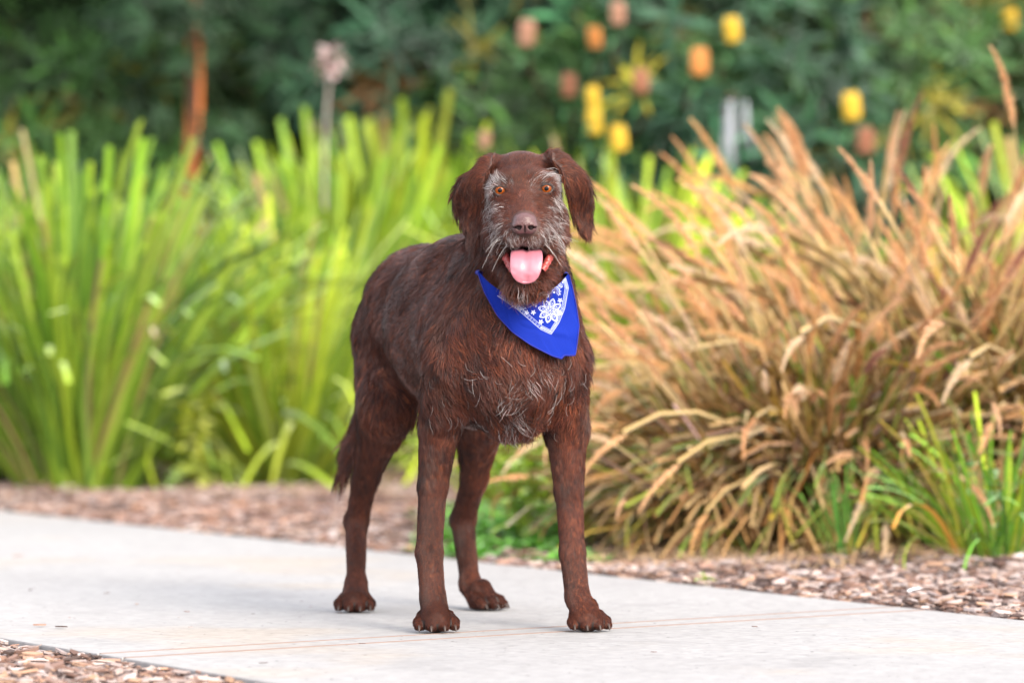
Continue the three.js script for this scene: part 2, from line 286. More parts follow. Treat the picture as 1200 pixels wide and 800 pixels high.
function fountain(o) {
  const { px, py, n, heads, leaves, len, R, seed, label, fan = 1, lean = 0, red = 0.05 } = o, r = rng(seed), p0 = onGround(px, py, 0); p0.y = bedY(p0.x, p0.z) - 0.01;
  const t = base('fountain_grass', p0, label, 'ornamental grass', 'tan fountain grass clumps right of the dog'), gb = new GB(), st = new GB();
  const tones = [[0.46, 0.25, 0.085], [0.38, 0.18, 0.055], [0.34, 0.28, 0.03], [0.22, 0.26, 0.02], [0.60, 0.40, 0.18], [0.40, 0.24, 0.06], [0.14, 0.20, 0.015], [0.44, 0.28, 0.045], [0.55, 0.34, 0.13], [0.42, 0.21, 0.075], [0.16, 0.07, 0.03]];
  for (let i = 0; i < n * 2.3; i++) {
    const az = r() * 6.283, q = Math.sqrt(r()), L = len * lerp(0.4, 0.86, r()), gi = Math.min(5, Math.floor(Math.pow(r(), 0.9) * 6 * lerp(0.5, 1, q)));
    const quat = Q(Y, az + (r() - 0.5)).multiply(Q(X, fan * Math.pow(q, 1.1) * lerp(0.35, 1.15, r()))).multiply(Q(Y, (r() - 0.5) * 2));
    if (lean) quat.premultiply(Q(Z, -lean * r()));
    const c = tones[Math.floor(r() * tones.length)], j = lerp(0.6, 1.25, r());
    gb.push(THIN[gi], M4(V(Math.sin(az) * q * R, 0, Math.cos(az) * q * R), quat, V(L * lerp(0.35, 0.8, r()), L, L)), lin(c[0] * j, c[1] * j, c[2] * j));
  }
  // the broader leaves that stand out singly
  const lm = [[0.26, 0.38, 0.015], [0.55, 0.38, 0.02], [0.52, 0.2, 0.02], [0.15, 0.28, 0.02], [0.50, 0.34, 0.16], [0.30, 0.09, 0.07]].map((c) => leafMat(lin(...c), 0.5, 0.35));
  for (let i = 0; i < leaves; i++) {
    const az = (r() - 0.5) * 3.4, q = Math.sqrt(r()), L = len * lerp(0.5, 0.95, r()), gi = Math.floor(r() * 6);
    const m = part('leaf', THIN[gi], lm[Math.floor(Math.pow(r(), 1.2) * lm.length)], t);
    m.position.set(Math.sin(az) * q * R, 0, Math.cos(az) * q * R); m.quaternion.copy(Q(Y, az + (r() - 0.5)).multiply(Q(X, fan * q * lerp(0.5, 1.2, r()))).multiply(Q(Y, (r() - 0.5) * 2))); m.scale.set(L * lerp(0.8, 1.6, r()), L, L);
  }
  for (let i = 0; i < heads; i++) {
    const az = i % 5 < 4 ? (r() - 0.5) * 3.6 : r() * 6.283, q = Math.sqrt(r()), L = len * lerp(0.62, 1.16, Math.pow(r(), 0.6)), gi = Math.min(3, Math.floor(Math.pow(r(), 1.2) * 4.2 * lerp(0.5, 1.05, q))), g = THIN[gi], e = g.userData.end;
    const quat = Q(Y, az + (r() - 0.5) * 0.8).multiply(Q(X, fan * q * lerp(0.35, 1.05, r()))).multiply(Q(Y, (r() - 0.5) * 1.4));
    if (lean) quat.premultiply(Q(Z, -lean * r()));
    const p = V(Math.sin(az) * q * R, 0, Math.cos(az) * q * R), tip = e.p.clone().multiplyScalar(L * 0.985).applyQuaternion(quat).add(p);
    st.push(g, M4(p, quat, V(L * 0.26, L, L)), lin(0.5, 0.34, 0.13));
    if (tip.y < 0.05) continue;
    const hk = Math.floor(r() * 5), hm = r() < red ? 4 : hk === 4 ? 5 : hk, h = part('seed_head', HEADS[Math.min(5, Math.floor(r() * 3) + (gi > 2 ? 2 : gi > 1 ? 1 : 0))], headMats[hm], t);
    h.position.copy(tip); h.quaternion.copy(quat.clone().multiply(Q(X, e.t))); h.scale.setScalar(lerp(0.7, 1.2, r()) * lerp(0.62, 1, sstep(0.2, 0.5, tip.y)));
  }
  part('thin_leaves', gb.geo(), dryVC, t, 'stuff'); part('stems', st.geo(), dryVC, t, 'stuff');
  return t;
}
[
  { px: 860, py: 636, n: 1500, heads: 67, leaves: 22, len: 0.43, R: 0.13, fan: 0.66, label: 'low outer clump of tan fountain grass nearest the dog, arching over the mulch' },
  { px: 885, py: 610, n: 1500, heads: 62, leaves: 12, len: 0.53, R: 0.13, fan: 0.6, label: 'fountain grass clump behind the low outer one with upright orange seed heads' },
  { px: 900, py: 645, n: 1700, heads: 78, leaves: 30, len: 0.52, R: 0.15, fan: 0.95, label: 'dense fountain grass clump in the middle of the row with pale bent seed heads' },
  { px: 985, py: 645, n: 1800, heads: 81, leaves: 30, len: 0.62, R: 0.15, fan: 0.8, red: 0.08, label: 'fountain grass clump rising straight behind the small green grass tuft on the mulch' },
  { px: 1000, py: 612, n: 1500, heads: 72, leaves: 12, len: 0.74, R: 0.14, fan: 0.45, red: 0.1, label: 'tall fountain grass clump at the back with orange seed heads against the dark banksias' },
  { px: 1100, py: 640, n: 1700, heads: 75, leaves: 34, len: 0.68, R: 0.16, fan: 0.75, red: 0.1, label: 'fountain grass clump behind the bright green grass at the right edge' },
  { px: 1125, py: 612, n: 1300, heads: 62, leaves: 12, len: 0.8, R: 0.15, fan: 0.42, red: 0.14, label: 'tallest fountain grass clump at the back, its seed heads highest in the row' },
  { px: 1225, py: 640, n: 1400, heads: 67, leaves: 20, len: 0.8, R: 0.16, fan: 0.65, red: 0.1, label: 'fountain grass clump cut off by the right edge of the photo' },
].forEach((c, i) => fountain({ ...c, seed: 2000 + i * 13 }));

// ───────── small green plants ─────────
function broadLeaf(L, W) { return bladeGeo(0.2, 0.9, 1.2, W * 0.5, W, 0.12, 5); }
const BROAD = [broadLeaf(1, 0.42), broadLeaf(1, 0.3)];
function leafyWeed(px, py, h, n, leafL, tones, label, seed, y0, spread = 0.25, group) {
  const r = rng(seed), p0 = onGround(px, py, 0); p0.y = bedY(p0.x, p0.z);
  const t = base('leafy_weed', p0, label, 'weed', group), sm = mat(lin(0.25, 0.3, 0.06), 0.7), ms = tones.map((c) => leafMat(lin(...c), 0.5, 0.4));
  const k = Math.max(2, Math.round(n / 12));
  for (let s = 0; s < k; s++) {
    const a = r() * 6.28, tip = V(Math.sin(a) * spread * h * r(), h * lerp(0.6, 1, r()), Math.cos(a) * spread * h * r());
    part('stem', tube([V(0, 0, 0), tip.clone().multiplyScalar(0.5).add(V(0.004, 0, 0)), tip], 0.003, 0.0015, 5), sm, t);
    for (let i = 0; i < n / k; i++) {
      const u = lerp(0.12, 1, (i + r() * 0.6) / (n / k)), az = i * 2.4 + r();
      const m = part('leaf', BROAD[Math.floor(r() * 2)], ms[Math.floor(r() * ms.length)], t); m.position.copy(tip).multiplyScalar(u); m.quaternion.copy(Q(Y, az).multiply(Q(X, lerp(0.5, 1.2, r())))); m.scale.setScalar(leafL * lerp(0.6, 1.1, r()));
    }
  }
  return t;
}
leafyWeed(237, 580, 0.28, 84, 0.075, [[0.6, 0.66, 0.02], [0.54, 0.62, 0.02], [0.66, 0.66, 0.04]], 'upright yellow-green seedling in front of the left tussocks', 31);
leafyWeed(200, 582, 0.1, 30, 0.05, [[0.3, 0.46, 0.04], [0.24, 0.4, 0.04]], 'small bright green weed left of the yellow-green seedling', 32);
leafyWeed(283, 582, 0.09, 26, 0.05, [[0.38, 0.46, 0.04], [0.26, 0.4, 0.04]], 'small yellowish weed right of the yellow-green seedling', 33);
leafyWeed(614, 642, 0.27, 150, 0.07, [[0.34, 0.54, 0.02], [0.42, 0.6, 0.03], [0.26, 0.46, 0.02], [0.5, 0.6, 0.03]], 'bushy bright green plant seen between the front legs of the dog', 34, 0, 0.4);
leafyWeed(1162, 664, 0.2, 40, 0.055, [[0.10, 0.26, 0.05], [0.14, 0.34, 0.07], [0.08, 0.2, 0.05]], 'small broad-leaved weed at the foot of the bright grass by the right edge', 35, 0, 0.5);
leafyWeed(1000, 706, 0.04, 14, 0.028, [[0.2, 0.42, 0.06], [0.26, 0.46, 0.08]], 'tiny weed at the path edge left of the white leaf', 36, 0, 0.6);
leafyWeed(828, 686, 0.035, 12, 0.028, [[0.3, 0.42, 0.06], [0.36, 0.44, 0.1]], 'tiny pale weed at the path edge below the middle fountain grass', 37, 0, 0.6);
leafyWeed(1192, 545, 0.25, 16, 0.1, [[0.08, 0.3, 0.05], [0.1, 0.34, 0.06]], 'plant with broad green leaves at the right edge above the bright grass', 38, 0, 0.3);
tussock({ pos: onGround(612, 606).setY(0), len: 0.5, n: 240, parts: 60, R: 0.1, spread: 0.9, droop: 0.6, wide: 0.95, seed: 77, name: 'grass_tuft', geos: STRAP, tones: LIME, label: 'short lime-green grass tuft behind the bushy plant, seen between the legs of the dog' });
tussock({ pos: onGround(1172, 662), len: 0.36, n: 190, parts: 70, R: 0.09, spread: 0.95, droop: 0.6, wide: 0.95, seed: 71, dry: 0.08, name: 'grass_tuft', geos: STRAP, tones: [[0.12, 0.33, 0.015], [0.18, 0.38, 0.015], [0.34, 0.45, 0.015], [0.09, 0.25, 0.02]], label: 'bright green grass tuft at the right edge with yellow tipped leaves' });
tussock({ pos: onGround(1195, 640), len: 0.6, n: 160, parts: 60, R: 0.09, spread: 0.7, droop: 0.5, wide: 0.9, seed: 74, dry: 0.08, name: 'grass_tuft', geos: STRAP, tones: [[0.2, 0.40, 0.03], [0.3, 0.46, 0.03], [0.14, 0.34, 0.03]], label: 'taller green grass tuft behind the bright one, cut by the right edge' });
tussock({ pos: onGround(992, 660), len: 0.22, n: 46, parts: 40, R: 0.03, spread: 0.6, droop: 0.35, wide: 1.1, seed: 72, dry: 0, name: 'grass_tuft', geos: STRAP, tones: [[0.10, 0.30, 0.04], [0.14, 0.36, 0.04], [0.2, 0.42, 0.05]], label: 'small green grass tuft on the mulch in front of the fountain grass' });
{ // three yellow blades that hang out over the mulch
  const t = base('yellowing_grass', onGround(1128, 664), 'few broad yellow and orange grass blades bending over the mulch', 'grass'), ms = [[0.72, 0.55, 0.03], [0.5, 0.52, 0.03], [0.75, 0.36, 0.05]].map((c) => leafMat(lin(...c), 0.5, 0.35));
  [[-1.75, 0.55, 0.25, 4, 0], [-1.9, 0.75, 0.22, 3, 1], [-1.5, 0.25, 0.34, 2, 0], [-0.7, 0.6, 0.3, 5, 2], [-1.2, 0.12, 0.36, 1, 1]].forEach(([az, tilt, L, g, c]) => { const m = part('leaf', STRAP[g], ms[c], t); m.quaternion.copy(Q(Y, az).multiply(Q(X, tilt))); m.scale.set(L * 2.2, L, L); });
}
{ // ground cover between the dog and the path edge, and straw under the fountain grass
  const r = rng(81), l = [], s = [], yel = [];
  for (let i = 0; i < 5200; i++) {
    const px = lerp(515, 700, r()) + (r() - 0.5) * 60, py = lerp(606, 655, Math.pow(r(), 0.8)); const p = onGround(px, py, 0); if (across(p) < PV1 + 0.03) continue;
    if (noise3(p.x * 6, 1, p.z * 6, 3) < -0.3) continue;
    p.y = bedY(p.x, p.z); const c = lerp(0.7, 1.25, r());
    l.push([M4(p, Q(Y, r() * 6.28).multiply(Q(X, lerp(0.3, 1.3, r()))), lerp(0.03, 0.075, r())), lin(0.13 * c, 0.38 * c, 0.02 * c)]);
  }
  for (let i = 0; i < 500; i++) { const px = lerp(270, 420, r()), py = lerp(555, 588, r()), p = onGround(px, py, 0); p.y = bedY(p.x, p.z); if (noise3(p.x * 5, 2, p.z * 5, 3) < 0.1) continue; l.push([M4(p, Q(Y, r() * 6.28).multiply(Q(X, lerp(0.3, 1.3, r()))), lerp(0.02, 0.05, r())), lin(0.25, 0.4, 0.05)]); }
  tag(instanced('ground_cover', BROAD[1], leafMat(0xffffff, 0.5, 0.4), l, scene), 'low bright green ground cover along the far path edge behind the legs', null, null, 'stuff');
  for (let i = 0; i < 1500; i++) {
    const px = lerp(690, 1230, r()), py = lerp(628, 668, Math.pow(r(), 1.6)), p = onGround(px, py, 0); if (across(p) < PV1 + 0.01) continue; p.y = bedY(p.x, p.z) + 0.012 + r() * 0.02;
    const c = lerp(0.6, 1.2, r()); s.push([M4(p, Q(Y, r() * 6.28).multiply(Q(X, 1.45 + (r() - 0.5) * 0.3)), V(lerp(0.1, 0.2, r()), lerp(0.06, 0.2, r()), lerp(0.06, 0.15, r()))), lin(0.55 * c, 0.36 * c, 0.2 * c)]);
  }
  for (let i = 0; i < 2200; i++) { // dead needles under the left tussocks
    const px = lerp(240, 520, r()), py = lerp(548, 592, r()), p = onGround(px, py, 0); p.y = bedY(p.x, p.z) + 0.012; const c = lerp(0.6, 1.2, r());
    s.push([M4(p, Q(Y, r() * 6.28).multiply(Q(X, 1.45)), V(0.2, lerp(0.06, 0.2, r()), 0.1)), lin(0.50 * c, 0.34 * c, 0.24 * c)]);
  }
  tag(instanced('straw', THIN[1], mat(0xffffff, 0.8), s, scene), 'loose tan straw lying on the mulch under the grasses', null, null, 'stuff');
}

// ───────── shrubs at the back ─────────
function rosette(seed, n, L, W, open) {                                    // a whorl of long narrow leaves
  const r = rng(seed), gb = new GB(), lf = bladeGeo(0, 0.5, 1.3, W * 0.5, W, 0.14, 4);
  for (let i = 0; i < n; i++) { const c = lerp(0.75, 1.25, r()); gb.push(lf, M4(V(0, (r() - 0.5) * 0.05, 0), Q(Y, i * 2.4 + r()).multiply(Q(X, lerp(open * 0.5, open * 1.4, r()))).multiply(Q(Y, (r() - 0.5))), L * lerp(0.7, 1.15, r())), lin(c, c, c)); }
  return gb.geo();
}
const ROS = [rosette(1, 13, 0.13, 0.15, 1.0), rosette(2, 11, 0.12, 0.17, 1.25), rosette(3, 15, 0.14, 0.12, 0.9)];
const shrubLeaf = mat(0xffffff, 0.92, { vertexColors: true, transmission: 0.25, thickness: 0, clearcoat: 0.18, clearcoatRoughness: 0.2 });
const barkMat = mat(lin(0.10, 0.065, 0.045), 0.9), spikeGeo = (() => {   // a flower spike: a core set with blunt florets
  const gb = new GB(), fl = new THREE.ConeGeometry(0.0045, 0.016, 5, 1); fl.translate(0, 0.006, 0); gb.push(new THREE.CapsuleGeometry(0.026, 0.06, 4, 12), new THREE.Matrix4(), lin(0.75, 0.7, 0.6));
  for (let i = 0; i < 210; i++) { const y = -0.045 + 0.1 * (i / 210), a = i * 2.39996, e = Math.sqrt(Math.max(0, 1 - Math.pow((y + 0.0) / 0.062, 4))), rr = 0.026 * e; gb.push(fl, M4(V(Math.sin(a) * rr, y, Math.cos(a) * rr), Q(Y, a).multiply(Q(X, 1.35 - y * 12)), 1), lin(1 - (i % 3) * 0.08, 1 - (i % 3) * 0.1, 1)); }
  return gb.geo();
})();
const spikeMats = { yellow: mat(lin(0.82, 0.58, 0.06), 0.7, { vertexColors: true }), orange: mat(lin(0.72, 0.33, 0.09), 0.75, { vertexColors: true }), brown: mat(lin(0.42, 0.19, 0.11), 0.85, { vertexColors: true }), buff: mat(lin(0.52, 0.3, 0.2), 0.85, { vertexColors: true }) };
const whorlMat = mat(lin(0.045, 0.14, 0.045), 0.9, { clearcoat: 0.25, clearcoatRoughness: 0.25, vertexColors: true });
function shrub(o) {
  const { px, dep, w, h, n, seed, label, tone, yellow = 0.05, name = 'banksia_shrub', cat = 'shrub', trunks = 4, spikes = [], low = 0.1, dry = 0.12, bark = barkMat } = o;
  const r = rng(seed), p0 = at(px, 0, dep); p0.y = -0.02; const t = base(name, p0, label, cat, o.group);
  const lobes = []; for (let i = 0; i < 9; i++) { const a = r() * 6.28, q = Math.sqrt(r()); lobes.push([V(Math.cos(a) * w * 0.36 * q, lerp(low + 0.25, h - 0.3, r()), Math.sin(a) * w * 0.3 * q), lerp(0.26, 0.5, r())]); }
  const limbs = []; for (let i = 0; i < trunks; i++) { const L = lobes[i * 2 % 9][0], b = V((r() - 0.5) * 0.3, 0, (r() - 0.5) * 0.3); limbs.push(tube([b, b.clone().lerp(L, 0.4).add(V((r() - 0.5) * 0.1, 0.05, 0)), L], 0.035, 0.012, 7)); for (let j = 0; j < 2; j++) { const M = lobes[(i * 2 + j + 1) % 9][0]; limbs.push(tube([b.clone().lerp(L, 0.45), b.clone().lerp(L, 0.5).lerp(M, 0.5).add(V(0, 0.06, 0)), M], 0.018, 0.006, 6)); } }
  limbs.forEach((g) => part('limb', g, bark, t));
  const lists = ROS.map(() => []);
  for (let i = 0; i < n; i++) {
    const [c, R] = lobes[Math.floor(r() * 9)], d = V(r() * 2 - 1, r() * 2 - 1, r() * 2 - 1); if (d.lengthSq() > 1) { i--; continue; }
    const l = d.length(); d.normalize().multiplyScalar(R * Math.pow(l, 0.45)); const p = c.clone().add(d); if (p.y < low) continue;
    const k = r(), j = lerp(0.3, 1.2, r()) * (r() < 0.12 ? 2.4 : 1), inner = l < 0.5;  // tone varies; a few rosettes are coloured brighter to stand for leaf glints
    const col = inner && r() < dry * 3 ? lin(0.24 * j, 0.125 * j, 0.045 * j) : k < yellow ? lin(0.26 * j, 0.23 * j, 0.015 * j) : k < 0.3 ? lin(tone[0] * 1.5 * j, tone[1] * 1.4 * j, tone[2] * 1.2 * j) : lin(tone[0] * j, tone[1] * j, tone[2] * j);
    const dir = d.clone().normalize().add(V(0, 0.5, 0)).add(V(r() - 0.5, r() - 0.5, r() - 0.5));
    lists[i % 3].push([M4(p, new THREE.Quaternion().setFromUnitVectors(Y, dir.normalize()).multiply(Q(Y, r() * 6)), lerp(0.8, 1.4, r())), col]);
  }
  lists.forEach((l, i) => instanced('foliage', ROS[i], shrubLeaf, l, t));
  for (const [sx, sy, k, sc] of spikes) { const m = part('flower_spike', spikeGeo, spikeMats[k], t); const sp = at(sx, sy, dep - 1.12).sub(p0); m.position.copy(sp); part('twig', tube([sp.clone().add(V(0, -0.04, -0.01)), sp.clone().add(V((r() - 0.5) * 0.1, -0.12, -0.2)), sp.clone().add(V((r() - 0.5) * 0.3, -0.2, -0.55))], 0.006, 0.01, 6), bark, t); { const wl = part('leaf_whorl', ROS[1], whorlMat, t); wl.position.copy(sp).add(V(0, -0.06, -0.02)); wl.scale.setScalar(1.05); } m.rotation.set((r() - 0.5) * 0.3, r() * 6, (r() - 0.5) * 0.3); m.scale.setScalar((sc ?? 0.9) * 0.8); m.userData.label = { yellow: 'yellow', orange: 'orange', brown: 'spent brown', buff: 'dry buff' }[k] + ' flower spike'; }
  return t;
}
const BLUE = [0.028, 0.10, 0.048], MID = [0.048, 0.135, 0.025], DARK = [0.018, 0.055, 0.022];
const backShrubs = [
  { px: 40, dep: 16.8, w: 1.5, h: 2.7, n: 1500, tone: MID, trunks: 3, low: 0.75, label: 'dark green shrub in the back row at the left edge' },
  { px: 125, dep: 17.2, w: 1.3, h: 2.9, n: 1500, tone: BLUE, trunks: 3, low: 0.7, label: 'blue-green shrub left of the tree trunk painted sunlit orange' },
  { px: 335, dep: 17.6, w: 1.5, h: 2.8, n: 1300, tone: DARK, trunks: 4, low: 0.6, dry: 0.3, label: 'dark brownish shrub right of the tree trunk painted sunlit orange' },
  { px: 470, dep: 17.2, w: 1.3, h: 2.7, n: 1300, tone: MID, yellow: 0.22, low: 0.65, label: 'shrub with yellowing leaves behind the back of the dog' },
  { px: 625, dep: 16.2, w: 1.4, h: 2.6, n: 1500, tone: BLUE, low: 0.5, label: 'blue-green banksia above the head of the dog with buff flower spikes', spikes: [[617, 40, 'buff'], [667, 101, 'brown', 0.8], [697, 45, 'orange', 0.75], [568, 165, 'buff', 0.6]] },
  { px: 745, dep: 16.0, w: 1.2, h: 2.5, n: 1300, tone: MID, low: 0.4, label: 'banksia right of the head of the dog with yellow flower spikes hanging low', spikes: [[695, 115, 'yellow', 0.72], [696, 144, 'yellow', 0.85], [725, 163, 'yellow', 0.9], [724, 17, 'buff', 0.8], [751, 96, 'brown', 0.85]] },
  { px: 870, dep: 15.95, w: 1.4, h: 2.6, n: 1500, tone: BLUE, low: 0.35, label: 'banksia in the middle right of the back row with two flower spikes near the top', spikes: [[858, 36, 'yellow', 0.85], [820, 74, 'orange', 0.95]] },
  { px: 1010, dep: 16.0, w: 1.3, h: 2.6, n: 1300, tone: MID, yellow: 0.12, dry: 0.3, low: 0.4, label: 'banksia behind the tall fountain grass with one yellow and one brown flower spike', spikes: [[998, 126, 'yellow', 0.95], [1014, 166, 'brown', 0.9]] },
  { px: 1150, dep: 16.8, w: 1.5, h: 2.6, n: 1500, tone: BLUE, dry: 0.25, low: 0.35, label: 'banksia in the back row at the right edge with a yellow spike in its top', spikes: [[1183, 23, 'yellow', 0.85], [1148, 78, 'brown', 0.9]] },
  { px: 1290, dep: 17.2, w: 1.5, h: 2.7, n: 900, tone: MID, low: 0.3, label: 'shrub of the back row cut off by the right edge of the photo' },
  { px: -70, dep: 18, w: 1.6, h: 2.9, n: 900, tone: BLUE, low: 0.4, label: 'shrub of the back row cut off by the left edge of the photo' },
];
backShrubs.forEach((s, i) => shrub({ seed: 3000 + i * 17, group: 'shrubs of the back row', ...s }));
for (let i = 0; i < 9; i++) shrub({ px: -60 + i * 165, dep: 20.5 + (i % 3) * 0.7, w: 2.1, h: 3.3, n: 1000, tone: i % 2 ? DARK : [0.012, 0.036, 0.015], seed: 4000 + i * 19, low: 0.1, yellow: 0.03, dry: 0.3, trunks: 3, name: 'tall_shrub', label: 'dark tall shrub in the far row behind the banksias', group: 'dark shrubs of the far row' });
{ // the tree; low warm sunlight is painted into its brown bark as orange
  const t = base('gum_tree', at(224, 0, 15.7).setY(-0.03), 'tree with a thin brown trunk painted sunlit orange rising behind the left tussocks', 'tree'), bm = mat(0xffffff, 0.8, { map: dataTex(256, (u, v) => { const k = sstep(-0.12, 0.22, tfbm(u, v, 6, 4, 55)), q = tnoise(u, v, 40, 3) * 0.08; return [lerp(0.26, 0.76, k) + q, lerp(0.16, 0.43, k) + q * 0.6, lerp(0.10, 0.22, k) + q * 0.4]; }, true, 1) });
  const rim = (m) => m; rim(0);
  const bump = dataTex(256, (u, v) => { const k = 0.5 + tfbm(u, v, 8, 4, 91); return [k, k, k]; }, false, 2); bm.bumpMap = bump; bm.bumpScale = 0.01;
  const trunkGeo = new THREE.CylinderGeometry(0.022, 0.036, 1.75, 14, 24); { const P = trunkGeo.attributes.position; for (let i = 0; i < P.count; i++) { const y = P.getY(i); P.setX(i, P.getX(i) + 0.012 * Math.sin(y * 4)); P.setZ(i, P.getZ(i) + 0.012 * Math.sin(y * 3)); } trunkGeo.translate(0, 0.87, 0); trunkGeo.computeVertexNormals(); }
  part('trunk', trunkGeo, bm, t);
  const r = rng(93), l = [];
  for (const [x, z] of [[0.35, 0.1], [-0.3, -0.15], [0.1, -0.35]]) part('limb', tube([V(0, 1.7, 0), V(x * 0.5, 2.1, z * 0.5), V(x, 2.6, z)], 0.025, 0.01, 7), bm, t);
  for (let i = 0; i < 260; i++) { const a = r() * 6.28, q = Math.sqrt(r()) * 0.28, j = lerp(0.6, 1.3, r()); l.push([M4(V(Math.cos(a) * q - 0.02, lerp(1.22, 1.9, Math.sqrt(r())), Math.sin(a) * q), Q(V(r() - 0.5, r() - 0.5, r() - 0.5).normalize(), r() * 3), lerp(0.5, 0.9, r())), lin(0.02 * j, 0.07 * j, 0.025 * j)]); }
  for (let i = 0; i < 26; i++) { const j = lerp(0.6, 1.4, r()); l.push([M4(V((r() - 0.5) * 0.4, lerp(0.98, 1.12, r()) + (i % 3 ? 0 : -0.16), 0.08 + r() * 0.1), Q(V(r() - 0.5, r() - 0.5, r() - 0.5).normalize(), r() * 3), lerp(0.4, 0.7, r())), lin(0.025 * j, 0.08 * j, 0.025 * j)]); }
  for (let i = 0; i < 900; i++) { const d = V(r() - 0.5, r() - 0.5, r() - 0.5).normalize().multiplyScalar(0.6 * Math.cbrt(r())); const j = lerp(0.7, 1.3, r()); l.push([M4(V(d.x * 1.3, 2.5 + d.y, d.z * 1.2), Q(V(r() - 0.5, r() - 0.5, r() - 0.5).normalize(), r() * 3), 1), lin(0.02 * j, 0.065 * j, 0.02 * j)]); }
  instanced('crown', ROS[2], shrubLeaf, l, t);
}
{ // dry flower stalk on the left and the pale dead leaf cluster on the right
  const dep = 15.3, p0 = onGround(386, 545); p0.y = 0; const t = base('flower_stalk', p0, 'dry stalk with a pale pink flower head above the left tussocks', 'flower');
  const a = at(386, 180, dep).sub(p0), b = at(393, 82, dep).sub(p0); a.z = b.z = 0;
  part('stalk', tube([V(0, 0, 0), a, b], 0.006, 0.004, 6), mat(lin(0.4, 0.32, 0.3), 0.8), t);
  const fm = mat(lin(0.62, 0.45, 0.45), 0.8, { transmission: 0.3, thickness: 0 }), r = rng(97), pet = bladeGeo(0.2, 0.9, 1.2, 0.3, 0.5, 0.15, 4);
  for (let i = 0; i < 34; i++) { const m = part('petal', pet, fm, t); m.position.copy(b).add(V((r() - 0.5) * 0.03, lerp(-0.03, 0.04, r()), (r() - 0.5) * 0.03)); m.quaternion.copy(Q(Y, i * 2.4).multiply(Q(X, lerp(0.2, 1.5, r())))); m.scale.setScalar(0.055); }
  const q0 = at(862, 118, 14.9), d = base('dead_leaf_cluster', q0, 'pale silvery dead leaves hanging from the banksia above the fountain grass', 'dead leaves'), dm = mat(lin(0.34, 0.36, 0.40), 0.6, { transmission: 0.25, thickness: 0 });
  part('twig', tube([V(-0.03, 0.05, -0.25), V(0, 0.02, -0.08), V(0, 0, 0)], 0.006, 0.004, 6), barkMat, d);
  for (let i = 0; i < 13; i++) { const m = part('leaf', bladeGeo(0, 0.3, 1.3, 0.07, 0.12, 0.15, 5), dm, d); m.quaternion.copy(Q(Y, i * 2.4).multiply(Q(X, Math.PI - lerp(0.05, 0.45, r())))); m.scale.setScalar(lerp(0.1, 0.22, r())); m.position.set((r() - 0.5) * 0.06, 0, (r() - 0.5) * 0.04); }
}
// ───────── loose bits on the path and at its edge ─────────
function bit(px, py, L, tone, label, k, turn, group, name = 'bark_chip', cat = 'bark chip', y = 0) {
  const p = onGround(px, py, y), m = part(numbered(name), chipGeos[k % 8], chipMats[tone], scene); m.position.copy(p); m.position.y = y + 0.004; m.rotation.y = turn; m.scale.set(L, L * 0.7, L); return tag(m, label, cat, group);
}
bit(46, 735, 0.025, 0, 'thin reddish bark sliver on the path by the left edge, left one of the pair', 1, 0.1);
bit(70, 737, 0.026, 7, 'thin dark bark sliver on the path by the left edge, right one of the pair', 3, -0.1);
bit(308, 780, 0.017, 7, 'small dark bark chip on the near slab, close to the corner of mulch', 2, 0.3);
bit(397, 721, 0.012, 7, 'dark crumb on the path beside the rear paw on the left', 4, 0.2);
bit(20, 653, 0.03, 0, 'brown leaf scrap on the far left of the path, highest of the scraps there', 5, 0.4);
bit(296, 722, 0.008, 7, 'dark speck of bark on the path left of the dog', 6, 0.4);
bit(885, 737, 0.012, 4, 'short reddish bark scrap on the path right of the dog', 1, -0.4);
bit(766, 767, 0.012, 4, 'reddish bark scrap on the path in front of the right front paw', 3, -0.2);
bit(424, 757, 0.012, 7, 'dark crumb on the path joint left of the front paws', 4, 0);
{ const r = rng(101); for (let i = 0; i < 22; i++) { const px = lerp(5, 560, r()), py = lerp(650, 750, r()), p = onGround(px, py); if (across(p) < PV0 + 0.04 || across(p) > PV1 - 0.04 || (px > 380 && px < 740)) continue; bit(px, py, lerp(0.006, 0.016, r()), i % 9, 'tiny scrap of bark scattered on the left part of the path', i, r() * 3, 'tiny bark scraps on the left part of the path'); } }
